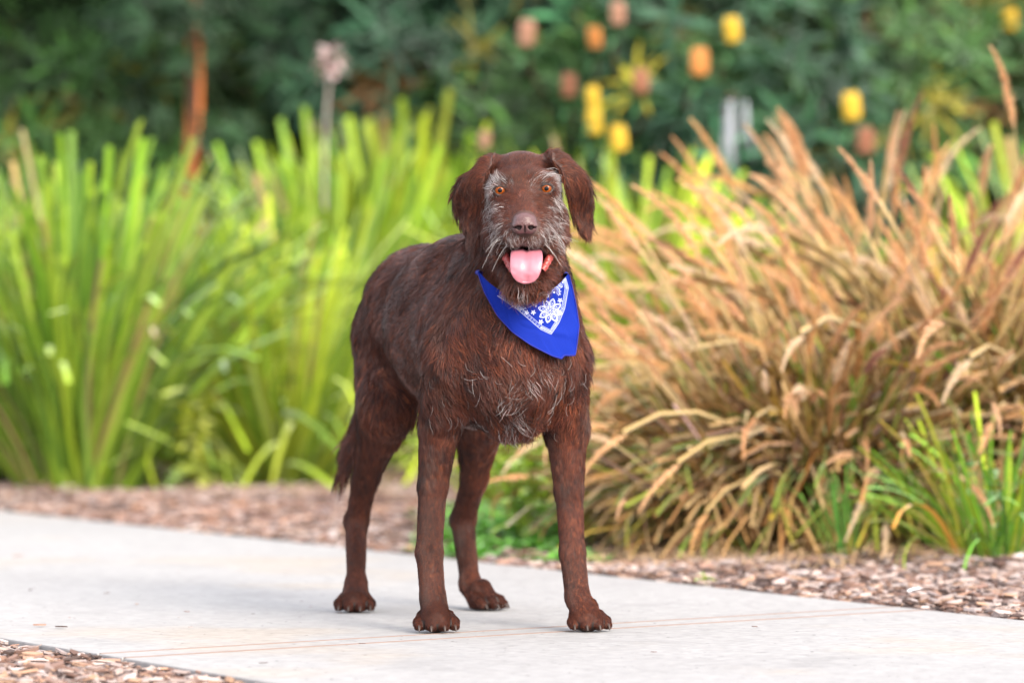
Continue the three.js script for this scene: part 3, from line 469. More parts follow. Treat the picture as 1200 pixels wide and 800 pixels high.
{
  const lg = bladeGeo(0.1, 0.35, 1.2, 0.22, 0.42, 0.2, 6);
  const leaf = (px, py, L, c, label, turn) => { const p = onGround(px, py), m = part(numbered('fallen_leaf'), lg, mat(lin(...c), 0.6), scene); m.position.set(p.x, bedY(p.x, p.z) + 0.025, p.z); m.quaternion.copy(Q(Y, turn).multiply(Q(X, 1.3))); m.scale.setScalar(L); tag(m, label, 'fallen leaf'); };
  leaf(1066, 706, 0.055, [0.72, 0.72, 0.74], 'small white fallen leaf on the mulch at the right path edge', 2.1);
  leaf(1102, 663, 0.06, [0.60, 0.44, 0.2], 'tan curled fallen leaf on the mulch under the bright green grass', 1.8);
  const sg = new THREE.IcosahedronGeometry(1, 2); { const P = sg.attributes.position; for (let i = 0; i < P.count; i++) { const v = V(0, 0, 0).fromBufferAttribute(P, i), k = 1 + 0.18 * noise3(v.x * 1.6, v.y * 1.6, v.z * 1.6, 8); P.setXYZ(i, v.x * k, v.y * k * 0.65, v.z * k); } sg.computeVertexNormals(); }
  const stone = (px, py, R, c, label) => { const p = onGround(px, py), m = part(numbered('stone'), sg, mat(lin(...c), 0.9), scene); m.position.set(p.x, bedY(p.x, p.z) + R * 0.4, p.z); m.scale.setScalar(R); m.rotation.y = px; tag(m, label, 'stone'); };
  stone(598, 656, 0.016, [0.5, 0.47, 0.5], 'pale grey stone at the far path edge between the legs of the dog');
  stone(621, 660, 0.011, [0.5, 0.45, 0.45], 'smaller pale stone right of the grey one between the legs of the dog');
  stone(712, 652, 0.014, [0.55, 0.52, 0.56], 'pale stone at the far path edge just right of the dog');
  stone(588, 590, 0.028, [0.5, 0.52, 0.56], 'larger pale blue-grey stone among the plants between the legs of the dog');
  stone(380, 608, 0.02, [0.10, 0.08, 0.09], 'dark stone on the mulch left of the rear left leg');
}

// ───────── the dog ─────────
const DOG = V(0, 0, -8.2);
const A = (px, py, dep) => at(px, py, dep).sub(DOG);                       // photo pixel and depth -> the dog's own axes
const dog = base('dog', DOG, 'chocolate brown dog with grey muzzle standing on the concrete path, tongue out', 'dog');
const cap = (a, r1, b, r2) => ({ ax: a.x, ay: a.y, az: a.z, bx: b.x - a.x, by: b.y - a.y, bz: b.z - a.z, l2: b.distanceToSquared(a) || 1e-9, r1, r2 });
const ell = (c, rx, ry, rz) => ({ c, rx, ry, rz, e: 1 });
function dPrim(q, x, y, z) {
  if (q.e) { const a = (x - q.c.x) / q.rx, b = (y - q.c.y) / q.ry, c = (z - q.c.z) / q.rz, k0 = Math.sqrt(a * a + b * b + c * c), d = a / q.rx, e = b / q.ry, f = c / q.rz, k1 = Math.sqrt(d * d + e * e + f * f); return k1 < 1e-9 ? -Math.min(q.rx, q.ry, q.rz) : k0 * (k0 - 1) / k1; }
  const px = x - q.ax, py = y - q.ay, pz = z - q.az; let t = (px * q.bx + py * q.by + pz * q.bz) / q.l2; t = t < 0 ? 0 : t > 1 ? 1 : t;
  const dx = px - t * q.bx, dy = py - t * q.by, dz = pz - t * q.bz; return Math.sqrt(dx * dx + dy * dy + dz * dz) - (q.r1 + (q.r2 - q.r1) * t);
}
const smin = (a, b, k) => { const h = Math.max(k - Math.abs(a - b), 0) / k; return Math.min(a, b) - h * h * k * 0.25; };
function group(list, k) {                                                  // smooth union with a box for early outs
  const b = new THREE.Box3();
  for (const q of list) { if (q.e) { b.expandByPoint(V(q.c.x - q.rx, q.c.y - q.ry, q.c.z - q.rz)); b.expandByPoint(V(q.c.x + q.rx, q.c.y + q.ry, q.c.z + q.rz)); } else for (const [x, y, z, r] of [[q.ax, q.ay, q.az, q.r1], [q.ax + q.bx, q.ay + q.by, q.az + q.bz, q.r2]]) { b.expandByPoint(V(x - r, y - r, z - r)); b.expandByPoint(V(x + r, y + r, z + r)); } }
  const { min: m, max: M } = b;
  return (x, y, z, cur) => {
    const dx = Math.max(m.x - x, 0, x - M.x), dy = Math.max(m.y - y, 0, y - M.y), dz = Math.max(m.z - z, 0, z - M.z), o = dx * dx + dy * dy + dz * dz;
    if (o > 0.0036 && Math.sqrt(o) > cur + 0.06) return 1e3;
    let d = dPrim(list[0], x, y, z); for (let i = 1; i < list.length; i++) d = smin(d, dPrim(list[i], x, y, z), k); return d;
  };
}
const torso = group([
  cap(A(600, 338, 8.0), 0.083, A(600, 400, 7.99), 0.104),
  cap(A(603, 440, 7.955), 0.074, A(605, 474, 7.985), 0.048),
  cap(A(547, 408, 7.985), 0.054, A(636, 408, 8.0), 0.048),
  cap(A(585, 390, 8.05), 0.118, A(548, 385, 8.25), 0.124),
  cap(A(548, 385, 8.25), 0.118, A(502, 372, 8.45), 0.1),
  cap(A(502, 366, 8.45), 0.098, A(486, 376, 8.54), 0.09),
  cap(A(585, 322, 8.03), 0.068, A(548, 336, 8.2), 0.072),
  cap(A(548, 336, 8.2), 0.072, A(494, 346, 8.48), 0.066),
  cap(A(597, 462, 8.02), 0.06, A(545, 450, 8.3), 0.055),
  cap(A(545, 450, 8.3), 0.055, A(500, 420, 8.45), 0.06),
  cap(A(603, 352, 7.985), 0.078, A(612, 262, 7.915), 0.06),
], 0.045);
const legs = [
  group([cap(A(533, 425, 7.98), 0.05, A(515, 500, 8.02), 0.031), cap(A(515, 500, 8.02), 0.031, A(507, 570, 8.02), 0.022), cap(A(507, 570, 8.02), 0.022, A(503, 648, 8.005), 0.0195), cap(A(503, 648, 8.005), 0.0205, A(507, 700, 7.985), 0.0195), cap(A(507, 700, 7.985), 0.0185, A(510, 724, 7.968), 0.024)], 0.009),
  group([cap(A(655, 425, 8.0), 0.045, A(664, 505, 8.045), 0.033), cap(A(664, 505, 8.045), 0.032, A(667, 575, 8.04), 0.0212), cap(A(667, 575, 8.04), 0.0212, A(671, 648, 8.03), 0.0185), cap(A(671, 648, 8.03), 0.0198, A(677, 700, 8.01), 0.019), cap(A(677, 700, 8.01), 0.0175, A(687, 724, 7.992), 0.023)], 0.009),
  group([cap(A(463, 395, 8.5), 0.07, A(453, 480, 8.42), 0.047), cap(A(453, 475, 8.42), 0.046, A(428, 562, 8.5), 0.019), cap(A(428, 562, 8.5), 0.019, A(418, 610, 8.54), 0.0175), cap(A(417, 612, 8.54), 0.0178, A(417, 685, 8.475), 0.0145), cap(A(417, 685, 8.475), 0.0165, A(416, 703, 8.45), 0.024), cap(A(490, 390, 8.52), 0.06, A(450, 450, 8.52), 0.045)], 0.014),
  group([cap(A(532, 400, 8.55), 0.07, A(562, 490, 8.45), 0.042), cap(A(562, 490, 8.45), 0.042, A(556, 560, 8.53), 0.0205), cap(A(556, 560, 8.53), 0.0205, A(543, 608, 8.59), 0.0185), cap(A(542, 610, 8.59), 0.019, A(551, 685, 8.54), 0.016), cap(A(551, 685, 8.54), 0.0165, A(563, 702, 8.52), 0.023)], 0.014),
];
const tail = group([cap(A(478, 335, 8.6), 0.028, A(452, 420, 8.68), 0.02), cap(A(452, 420, 8.68), 0.02, A(412, 525, 8.7), 0.013), cap(A(412, 525, 8.7), 0.013, A(400, 562, 8.7), 0.007)], 0.02);
// paws: heading on the ground, four toes each
const PAWS = [
  { c: A(511, 739, 7.975), yaw: 0.10, s: 1.0 }, { c: A(690, 739, 8.0), yaw: 0.22, s: 0.97 }, { c: A(415.5, 717, 8.45), yaw: 0.0, s: 0.93 }, { c: A(571, 714, 8.5), yaw: 0.85, s: 0.95 },
];
const claws = [], toes = [];
const paws = PAWS.map(({ c, yaw, s }) => {
  const q = Q(Y, yaw), P = (x, y, z) => V(x * s, 0, z * s).applyQuaternion(q).add(V(c.x, y * s, c.z)), l = [];
  l.push(cap(P(0, 0.036, -0.016), 0.02 * s, P(0, 0.019, 0.004), 0.017 * s));
  for (const [x, z, r] of [[-0.0265, 0.004, 0.0098], [-0.0098, 0.016, 0.0104], [0.0098, 0.016, 0.0104], [0.0265, 0.004, 0.0098]]) {
    l.push(cap(P(x * 0.75, 0.026, z - 0.018), r * 0.95 * s, P(x, 0.0165, z), r * 1.05 * s), cap(P(x, 0.0165, z), r * 1.0 * s, P(x * 1.06, 0.0118, z + 0.009), r * 0.86 * s));
    toes.push(l[l.length - 1]); claws.push([P(x * 1.08, 0.0125, z + 0.0155), P(x * 1.12, 0.004, z + 0.0235), 0.003 * s]);
  }
  return group(l, 0.003);
});
const LIDS = (e, K = 1.1) => [[-0.0098, 0.0005, 0.003, -0.0052, 0.0056, 0.0062], [-0.0052, 0.0056, 0.0062, 0.0046, 0.0058, 0.0064], [0.0046, 0.0058, 0.0064, 0.0098, 0.0005, 0.003], [-0.0098, -0.0005, 0.003, -0.004, -0.0066, 0.0056], [-0.004, -0.0066, 0.0056, 0.005, -0.0064, 0.0056], [0.005, -0.0064, 0.0056, 0.0098, -0.0005, 0.003]].map((q) => cap(V(e.x + q[0] * K, e.y + q[1] * K, e.z + q[2]), 0.0024, V(e.x + q[3] * K, e.y + q[4] * K, e.z + q[5]), 0.0024));
function inGap(x, y, z) { for (let i = 0; i < toes.length; i += 4) { if (Math.abs(x - toes[i].ax) > 0.09 || Math.abs(z - toes[i].az) > 0.09) continue; const d = [0, 1, 2, 3].map((k) => dPrim(toes[i + k], x, y, z)).sort((a, b) => a - b); if (d[0] < 0.004 && d[1] - d[0] < 0.0034) return true; } return false; }
const EYES = [A(586, 223, 7.826), A(640.5, 221, 7.826)];
const head = group([
  ell(A(611, 227, 7.895), 0.062, 0.066, 0.075),
  cap(A(589, 214, 7.838), 0.015, A(601, 210, 7.83), 0.014), cap(A(638, 212, 7.838), 0.015, A(625, 209, 7.83), 0.014),
  cap(A(577, 192, 7.885), 0.014, A(565, 206, 7.88), 0.012), cap(A(646, 186, 7.885), 0.013, A(660, 202, 7.88), 0.012),
  cap(A(612, 230, 7.845), 0.03, A(615, 258, 7.770), 0.019),
  cap(A(598, 250, 7.825), 0.029, A(604, 274, 7.772), 0.0185), cap(A(631, 250, 7.825), 0.029, A(626, 274, 7.772), 0.0185),
  cap(A(589, 258, 7.87), 0.03, A(586, 275, 7.86), 0.026), cap(A(642, 255, 7.87), 0.03, A(645, 273, 7.86), 0.026),
  cap(A(594, 268, 7.80), 0.019, A(588, 291, 7.81), 0.0105), cap(A(637, 268, 7.80), 0.019, A(645, 289, 7.81), 0.0105),
  cap(A(597, 308, 7.835), 0.017, A(611, 333, 7.79), 0.0135), cap(A(641, 306, 7.835), 0.017, A(625, 333, 7.79), 0.0135), cap(A(604, 336, 7.79), 0.012, A(632, 336, 7.79), 0.012),
  cap(A(617, 305, 7.895), 0.046, A(616, 325, 7.86), 0.03),
  cap(A(586, 223, 7.842), 0.0155, A(586, 224, 7.842), 0.0155), cap(A(640.5, 221, 7.842), 0.0155, A(640.5, 222, 7.842), 0.0155),
], 0.016);
const mouth = [ell(A(617, 304, 7.785), 0.034, 0.0185, 0.05)];
// ears: bent plates with a traced outline
const lids = EYES.map((e) => group(LIDS(e), 0.001));
function ear(poly, cx, dep, slope, curl, t) {
  const pts = poly.map(([x, y]) => A(x, y, dep)), c = A(cx, 235, dep), nrm = Math.sqrt(1 + slope * slope), n = pts.length;
  const xs = pts.map((p) => p.x), ys = pts.map((p) => p.y), x0 = Math.min(...xs), x1 = Math.max(...xs), y0 = Math.min(...ys), y1 = Math.max(...ys), top = y1;
  return (x, y, z) => {
    if (x < x0 - 0.06 || x > x1 + 0.06 || y < y0 - 0.06 || y > y1 + 0.06) return 1e3;
    let d = 1e9, s = 1;
    for (let i = 0, j = n - 1; i < n; j = i++) {
      const ex = pts[j].x - pts[i].x, ey = pts[j].y - pts[i].y, wx = x - pts[i].x, wy = y - pts[i].y, h = clamp((wx * ex + wy * ey) / (ex * ex + ey * ey)), bx = wx - ex * h, by = wy - ey * h;
      d = Math.min(d, bx * bx + by * by);
      const c1 = y >= pts[i].y, c2 = y < pts[j].y, c3 = ex * wy > ey * wx; if ((c1 && c2 && c3) || (!c1 && !c2 && !c3)) s = -s;
    }
    const d2 = s * Math.sqrt(d) + 0.004, dn = (top - y), u = x - c.x;
    const w = Math.abs((z - c.z - slope * u - curl * u * u + 0.25 * dn * dn * 2 - 0.012 * Math.sin(dn * 45)) / nrm) - t;
    return Math.hypot(Math.max(d2, 0), Math.max(w, 0)) + Math.min(Math.max(d2, w), 0) - 0.004;
  };
}
const EARL = ear([[578, 182], [565, 187], [554, 199], [541, 207], [533, 219], [529, 232], [534, 248], [540, 262], [546, 272], [550, 284], [554, 290], [559, 283], [563, 274], [566, 258], [567, 236], [569, 208], [577, 194]], 552, 7.875, 0.75, -3, 0.0022);
const EARR = ear([[645, 178], [652, 176], [662, 182], [672, 192], [682, 200], [691, 213], [694, 225], [694, 245], [693, 262], [691, 274], [686, 276], [679, 269], [674, 260], [670, 247], [666, 230], [661, 212], [654, 197], [646, 189]], 676, 7.875, -0.75, -3, 0.0022);
function body0(x, y, z) {                                                  // torso, neck, legs: what the bandana lies on
  let d = torso(x, y, z, 1); for (const l of legs) { const e = l(x, y, z, d); if (e < 1e2) d = smin(d, e, 0.03); } return d;
}
function dogSDF(x, y, z) {
  let d = body0(x, y, z);
  const tl = tail(x, y, z, d); if (tl < 1e2) d = smin(d, tl, 0.02);
  for (const p of paws) { const e = p(x, y, z, d); if (e < 1e2) d = smin(d, e, 0.006); }
  if (y > 0.5) {
    const h = head(x, y, z, d); if (h < 1e2) d = smin(d, h, 0.022);
    if (z > 0.2) {
      for (const e of [EARL(x, y, z), EARR(x, y, z)]) if (e < 1e2) d = smin(d, e, 0.009);
      d = -smin(-d, dPrim(mouth[0], x, y, z), 0.008);
      for (const e of EYES) { const a = (x - e.x) / 0.0093, b = (y - e.y + 0.0009) / 0.006, c = (z - e.z - 0.006) / 0.018, k = Math.sqrt(a * a + b * b + c * c); if (k < 3) d = -smin(-d, (k - 1) * 0.006, 0.003); }
      for (const l of lids) { const q = l(x, y, z, d); if (q < 1e2) d = smin(d, q, 0.0025); }
    }
  }
  if (y < 0.02) d = Math.max(d, 0.0008 - y);
  return d;
}
function surfaceNets(f, lo, hi, h, inside) {
  const nx = Math.ceil((hi.x - lo.x) / h) + 1, ny = Math.ceil((hi.y - lo.y) / h) + 1, nz = Math.ceil((hi.z - lo.z) / h) + 1, val = new Float32Array(nx * ny * nz), B = 6, lim = B * h * 0.9 + 0.006;
  const I = (i, j, k) => (k * ny + j) * nx + i;
  for (let k = 0; k < nz; k += B) for (let j = 0; j < ny; j += B) for (let i = 0; i < nx; i += B) {
    const c = f(lo.x + (i + B / 2 - 0.5) * h, lo.y + (j + B / 2 - 0.5) * h, lo.z + (k + B / 2 - 0.5) * h), far = Math.abs(c) > lim * 1.35;
    for (let kk = k; kk < Math.min(nz, k + B); kk++) for (let jj = j; jj < Math.min(ny, j + B); jj++) for (let ii = i; ii < Math.min(nx, i + B); ii++) val[I(ii, jj, kk)] = far ? c : f(lo.x + ii * h, lo.y + jj * h, lo.z + kk * h);
  }
  const vid = new Int32Array(nx * ny * nz).fill(-1), pos = [], idx = [];
  for (let k = 0; k < nz - 1; k++) for (let j = 0; j < ny - 1; j++) for (let i = 0; i < nx - 1; i++) {
    let n = 0, x = 0, y = 0, z = 0, neg = 0;
    const v = [val[I(i, j, k)], val[I(i + 1, j, k)], val[I(i, j + 1, k)], val[I(i + 1, j + 1, k)], val[I(i, j, k + 1)], val[I(i + 1, j, k + 1)], val[I(i, j + 1, k + 1)], val[I(i + 1, j + 1, k + 1)]];
    for (let a = 0; a < 8; a++) if (v[a] < 0) neg++;
    if (!neg || neg === 8) continue;
    for (let a = 0; a < 8; a++) for (const bit of [1, 2, 4]) { if (a & bit) continue; const b = a | bit; if ((v[a] < 0) === (v[b] < 0)) continue; const t = v[a] / (v[a] - v[b]); x += (a & 1) + (bit === 1 ? t : 0); y += ((a >> 1) & 1) + (bit === 2 ? t : 0); z += ((a >> 2) & 1) + (bit === 4 ? t : 0); n++; }
    vid[I(i, j, k)] = pos.length / 3; pos.push(lo.x + (i + x / n) * h, lo.y + (j + y / n) * h, lo.z + (k + z / n) * h);
  }
  const quad = (a, b, c, d, flip) => { if (a < 0 || b < 0 || c < 0 || d < 0) return; if (inside && !inside((pos[a * 3] + pos[c * 3]) / 2, (pos[a * 3 + 1] + pos[c * 3 + 1]) / 2, (pos[a * 3 + 2] + pos[c * 3 + 2]) / 2)) return; flip ? idx.push(a, c, b, a, d, c) : idx.push(a, b, c, a, c, d); };
  for (let k = 1; k < nz - 1; k++) for (let j = 1; j < ny - 1; j++) for (let i = 1; i < nx - 1; i++) {
    const s = val[I(i, j, k)] < 0;
    if (s !== val[I(i + 1, j, k)] < 0) quad(vid[I(i, j - 1, k - 1)], vid[I(i, j, k - 1)], vid[I(i, j, k)], vid[I(i, j - 1, k)], !s);
    if (s !== val[I(i, j + 1, k)] < 0) quad(vid[I(i - 1, j, k - 1)], vid[I(i - 1, j, k)], vid[I(i, j, k)], vid[I(i, j, k - 1)], !s);
    if (s !== val[I(i, j, k + 1)] < 0) quad(vid[I(i - 1, j - 1, k)], vid[I(i, j - 1, k)], vid[I(i, j, k)], vid[I(i - 1, j, k)], !s);
  }
  return { pos, idx };
}
function grad(f, x, y, z, e = 0.0012) { return V(f(x + e, y, z) - f(x - e, y, z), f(x, y + e, z) - f(x, y - e, z), f(x, y, z + e) - f(x, y, z - e)).normalize(); }
const HB = { lo: V(-0.15, 0.525, 0.25), hi: V(0.16, 0.81, 0.5) }, PAWTOP = 0.062;
const inHead = (x, y, z) => y > HB.lo.y && z > HB.lo.z, inPaw = (x, y) => y < PAWTOP;
const skins = [
  surfaceNets(dogSDF, V(-0.36, PAWTOP - 0.012, -0.56), V(0.18, 0.72, 0.34), 0.0042, (x, y, z) => !inHead(x, y, z) && !inPaw(x, y)),
  surfaceNets(dogSDF, V(HB.lo.x, HB.lo.y - 0.006, HB.lo.z - 0.006), HB.hi, 0.0018, (x, y, z) => inHead(x, y, z)),
  surfaceNets(dogSDF, V(-0.33, -0.006, -0.42), V(0.17, PAWTOP + 0.006, 0.3), 0.0021, (x, y) => inPaw(x, y)),
];
// coat: direction, length, curl around these places
const REAR = [-0.3, -0.1, -0.95];
const FLOW = [
  [615, 248, 7.755, 0, 0.6, -0.8, 0.0065, 0], [612, 212, 7.82, 0, 0.9, -0.4, 0.009, 0], [611, 182, 7.87, 0, 0.25, -1, 0.012, 0], [595, 243, 7.80, -0.8, 0.1, -0.5, 0.010, 0.3], [634, 241, 7.80, 0.8, 0.1, -0.5, 0.010, 0.3],
  [572, 258, 7.84, -0.5, -0.7, -0.5, 0.017, 0.5], [656, 256, 7.84, 0.5, -0.7, -0.5, 0.017, 0.5], [592, 275, 7.78, -0.5, -0.8, -0.3, 0.014, 0.5], [639, 274, 7.78, 0.5, -0.8, -0.3, 0.014, 0.5], [607, 282, 7.755, -0.25, -1, 0, 0.010, 0.3], [624, 282, 7.755, 0.25, -1, 0, 0.010, 0.3],
  [586, 208, 7.825, -0.7, 0.5, -0.1, 0.013, 0.4], [641, 206, 7.825, 0.7, 0.5, -0.1, 0.013, 0.4], [582, 236, 7.815, -0.5, -0.7, -0.3, 0.012, 0.3], [646, 234, 7.815, 0.5, -0.7, -0.3, 0.012, 0.3],
  [604, 340, 7.785, -0.25, -0.9, 0.2, 0.028, 0.9], [628, 340, 7.785, 0.25, -0.9, 0.2, 0.028, 0.9], [588, 318, 7.82, -0.4, -0.8, 0.1, 0.026, 1], [648, 316, 7.82, 0.4, -0.8, 0.1, 0.026, 1], [572, 292, 7.86, -0.4, -0.9, -0.2, 0.024, 0.9], [660, 290, 7.86, 0.4, -0.9, -0.2, 0.024, 0.9], [615, 352, 7.84, 0, -0.8, -0.2, 0.03, 0.9],
  [568, 200, 7.88, -0.6, -0.2, -0.1, 0.013, 0.4], [548, 225, 7.865, -0.3, -1, 0, 0.018, 0.7], [552, 272, 7.86, 0.1, -1, 0, 0.02, 0.7], [655, 190, 7.88, 0.6, -0.2, -0.1, 0.013, 0.4], [680, 225, 7.865, 0.3, -1, 0, 0.016, 0.64], [684, 265, 7.86, 0, -1, 0, 0.016, 0.64],
  [558, 310, 7.94, -0.3, -0.9, -0.3, 0.026, 0.8], [668, 310, 7.94, 0.3, -0.9, -0.3, 0.026, 0.8],
  [605, 390, 7.88, 0, -1, 0.1, 0.028, 0.8], [560, 400, 7.92, 0.45, -0.9, 0.1, 0.028, 1], [650, 400, 7.93, -0.3, -0.9, 0.1, 0.026, 0.9], [575, 450, 7.9, 0.5, -0.8, 0.1, 0.032, 1], [640, 450, 7.9, -0.4, -0.85, 0.1, 0.03, 1], [605, 460, 7.88, 0, -1, 0.1, 0.036, 1], [605, 505, 7.95, 0, -0.9, -0.1, 0.036, 0.8],
  [512, 410, 7.97, -0.3, -0.9, -0.4, 0.021, 0.6], [690, 420, 8.0, 0.2, -0.9, -0.35, 0.026, 0.8], [525, 470, 7.96, 0.15, -1, 0, 0.026, 0.9], [672, 470, 7.98, 0, -1, 0, 0.026, 0.9], [545, 330, 8.03, -0.5, -0.5, -0.7, 0.020, 0.4],
  [514, 530, 8.0, -0.05, -1, 0, 0.014, 0.2], [508, 600, 8.0, 0, -1, 0, 0.0075, 0.15], [507, 690, 7.97, 0, -1, 0.1, 0.0065, 0.1], [665, 530, 8.0, 0.05, -1, 0, 0.014, 0.2], [668, 600, 8.0, 0, -1, 0, 0.0075, 0.15], [676, 690, 7.98, 0, -1, 0.1, 0.0065, 0.1], [511, 728, 7.95, 0, -0.5, 0.9, 0.0036, 0.15], [690, 728, 7.97, 0.1, -0.5, 0.9, 0.0036, 0.15],
  [500, 380, 8.15, -0.35, -0.55, -0.75, 0.018, 0.4], [475, 400, 8.3, -0.3, -0.6, -0.7, 0.022, 0.5], [500, 440, 8.25, -0.3, -0.8, -0.5, 0.026, 0.6], [535, 275, 8.25, ...REAR, 0.017, 0.3], [490, 290, 8.45, -0.4, -0.3, -0.8, 0.018, 0.4], [440, 330, 8.5, -0.3, -0.9, -0.3, 0.018, 0.4], [430, 420, 8.48, -0.1, -1, 0, 0.020, 0.6], [470, 450, 8.38, 0.2, -1, 0.1, 0.024, 0.6], [485, 480, 8.4, 0.3, -0.9, -0.1, 0.024, 0.5], [415, 500, 8.55, -0.3, -1, -0.1, 0.024, 0.6],
  [430, 560, 8.45, -0.1, -1, 0, 0.012, 0.2], [418, 620, 8.5, 0, -1, 0, 0.009, 0.1], [416, 690, 8.45, 0, -1, 0.2, 0.008, 0.1], [560, 500, 8.4, 0, -1, 0, 0.016, 0.3], [550, 600, 8.5, 0, -1, 0, 0.0075, 0.15], [553, 680, 8.5, 0, -1, 0.1, 0.0065, 0.1], [572, 706, 8.48, 0.6, -0.5, 0.6, 0.0036, 0.15], [416, 712, 8.42, 0, -0.5, 0.9, 0.0036, 0.15],
  [545, 490, 8.25, -0.2, -0.5, -0.8, 0.028, 0.6], [440, 450, 8.68, -0.3, -1, 0, 0.022, 0.4], [410, 550, 8.68, -0.3, -1, 0, 0.03, 0.3],
  [600, 300, 8.25, ...REAR, 0.018, 0.3], [640, 380, 8.2, 0.1, -0.5, -0.8, 0.02, 0.4], [590, 380, 8.5, 0.1, -0.8, -0.5, 0.02, 0.4], [520, 380, 8.64, 0, -1, 0, 0.02, 0.4],
].map((a) => { const p = A(a[0], a[1], a[2]), d = V(a[3], a[4], a[5]).normalize(); return [p.x, p.y, p.z, d.x, d.y, d.z, a[6], a[7]]; });
function coat(x, y, z) {
  let w = 0, dx = 0, dy = 0, dz = 0, L = 0, C = 0;
  const hd = y > 0.52 && z > 0.24;
  for (const a of FLOW) { const q = (x - a[0]) ** 2 + (y - a[1]) ** 2 + (z - a[2]) ** 2, k = 1 / (q * q + (hd ? 1e-8 : 4e-7)); w += k; dx += a[3] * k; dy += a[4] * k; dz += a[5] * k; L += a[6] * k; C += a[7] * k; }
  return { d: V(dx / w, dy / w, dz / w), L: L / w, C: C / w };
}
// pigment: where the coat has turned grey, in the dog's own axes
const grey = [
  [573, 231, 4, 0.8], [574, 224, 4, 1.2], [577, 217, 4.5, 1.4], [583, 213, 4.5, 1.2], [590, 211, 4.5, 0.8], [598, 216, 4, 0.3], [624, 213, 4, 0.3], [635, 207, 5, 0.8], [642, 206, 4.5, 1.2], [649, 209, 4.5, 1.4], [654, 216, 4, 1.4], [656, 224, 4, 0.9],
  [576, 240, 7, 0.8], [583, 243, 7, 0.6], [577, 253, 8, 0.42], [586, 256, 8, 0.28], [653, 236, 7, 0.8], [647, 243, 7, 0.45], [652, 252, 8, 0.35],
  [584, 268, 13, 0.5], [598, 279, 12, 0.55], [615, 284, 10, 0.45], [642, 268, 13, 0.5], [632, 280, 11, 0.5], [578, 284, 10, 0.42], [651, 282, 10, 0.42], [578, 262, 9, 0.5], [650, 260, 9, 0.5], [622, 226, 6, 0.1], [600, 238, 6, 0.1], [628, 240, 6, 0.1],
  [618, 340, 9, 0.28], [606, 346, 8, 0.2],
].map(([x, y, r, a]) => { const p = A(x, y, 7.8); return [p.x, p.y, r / 742, a]; });
const blaze = [[608, 450, 6, 0.6], [606, 460, 6, 1], [604, 472, 6, 0.9], [601, 486, 7, 0.7], [599, 502, 7, 0.7], [614, 438, 6, 0.3], [625, 428, 6, 0.3]].map(([x, y, r, a]) => { const p = A(x, y, 7.89); return [p.x, p.y, r / 735, a]; });
const grizzle = [[560, 455, 40, 0.14], [600, 455, 30, 0.14], [640, 455, 35, 0.12], [530, 480, 25, 0.12], [610, 420, 25, 0.07], [605, 345, 30, 0.07], [650, 490, 20, 0.08]].map(([x, y, r, a]) => { const p = A(x, y, 7.9); return [p.x, p.y, r / 735, a]; });
function white(x, y, z, all) {
  let w = 0; const add = (l) => { for (const [a, b, r, k] of l) { const q = ((x - a) ** 2 + (y - b) ** 2) / (r * r); if (q < 4) w = Math.max(w, k * Math.exp(-q * 0.9)); } };
  if (y > 0.52 && z > 0.3) add(grey); else if (z > 0.16) { add(blaze); if (all) add(grizzle); }
  return w;
}
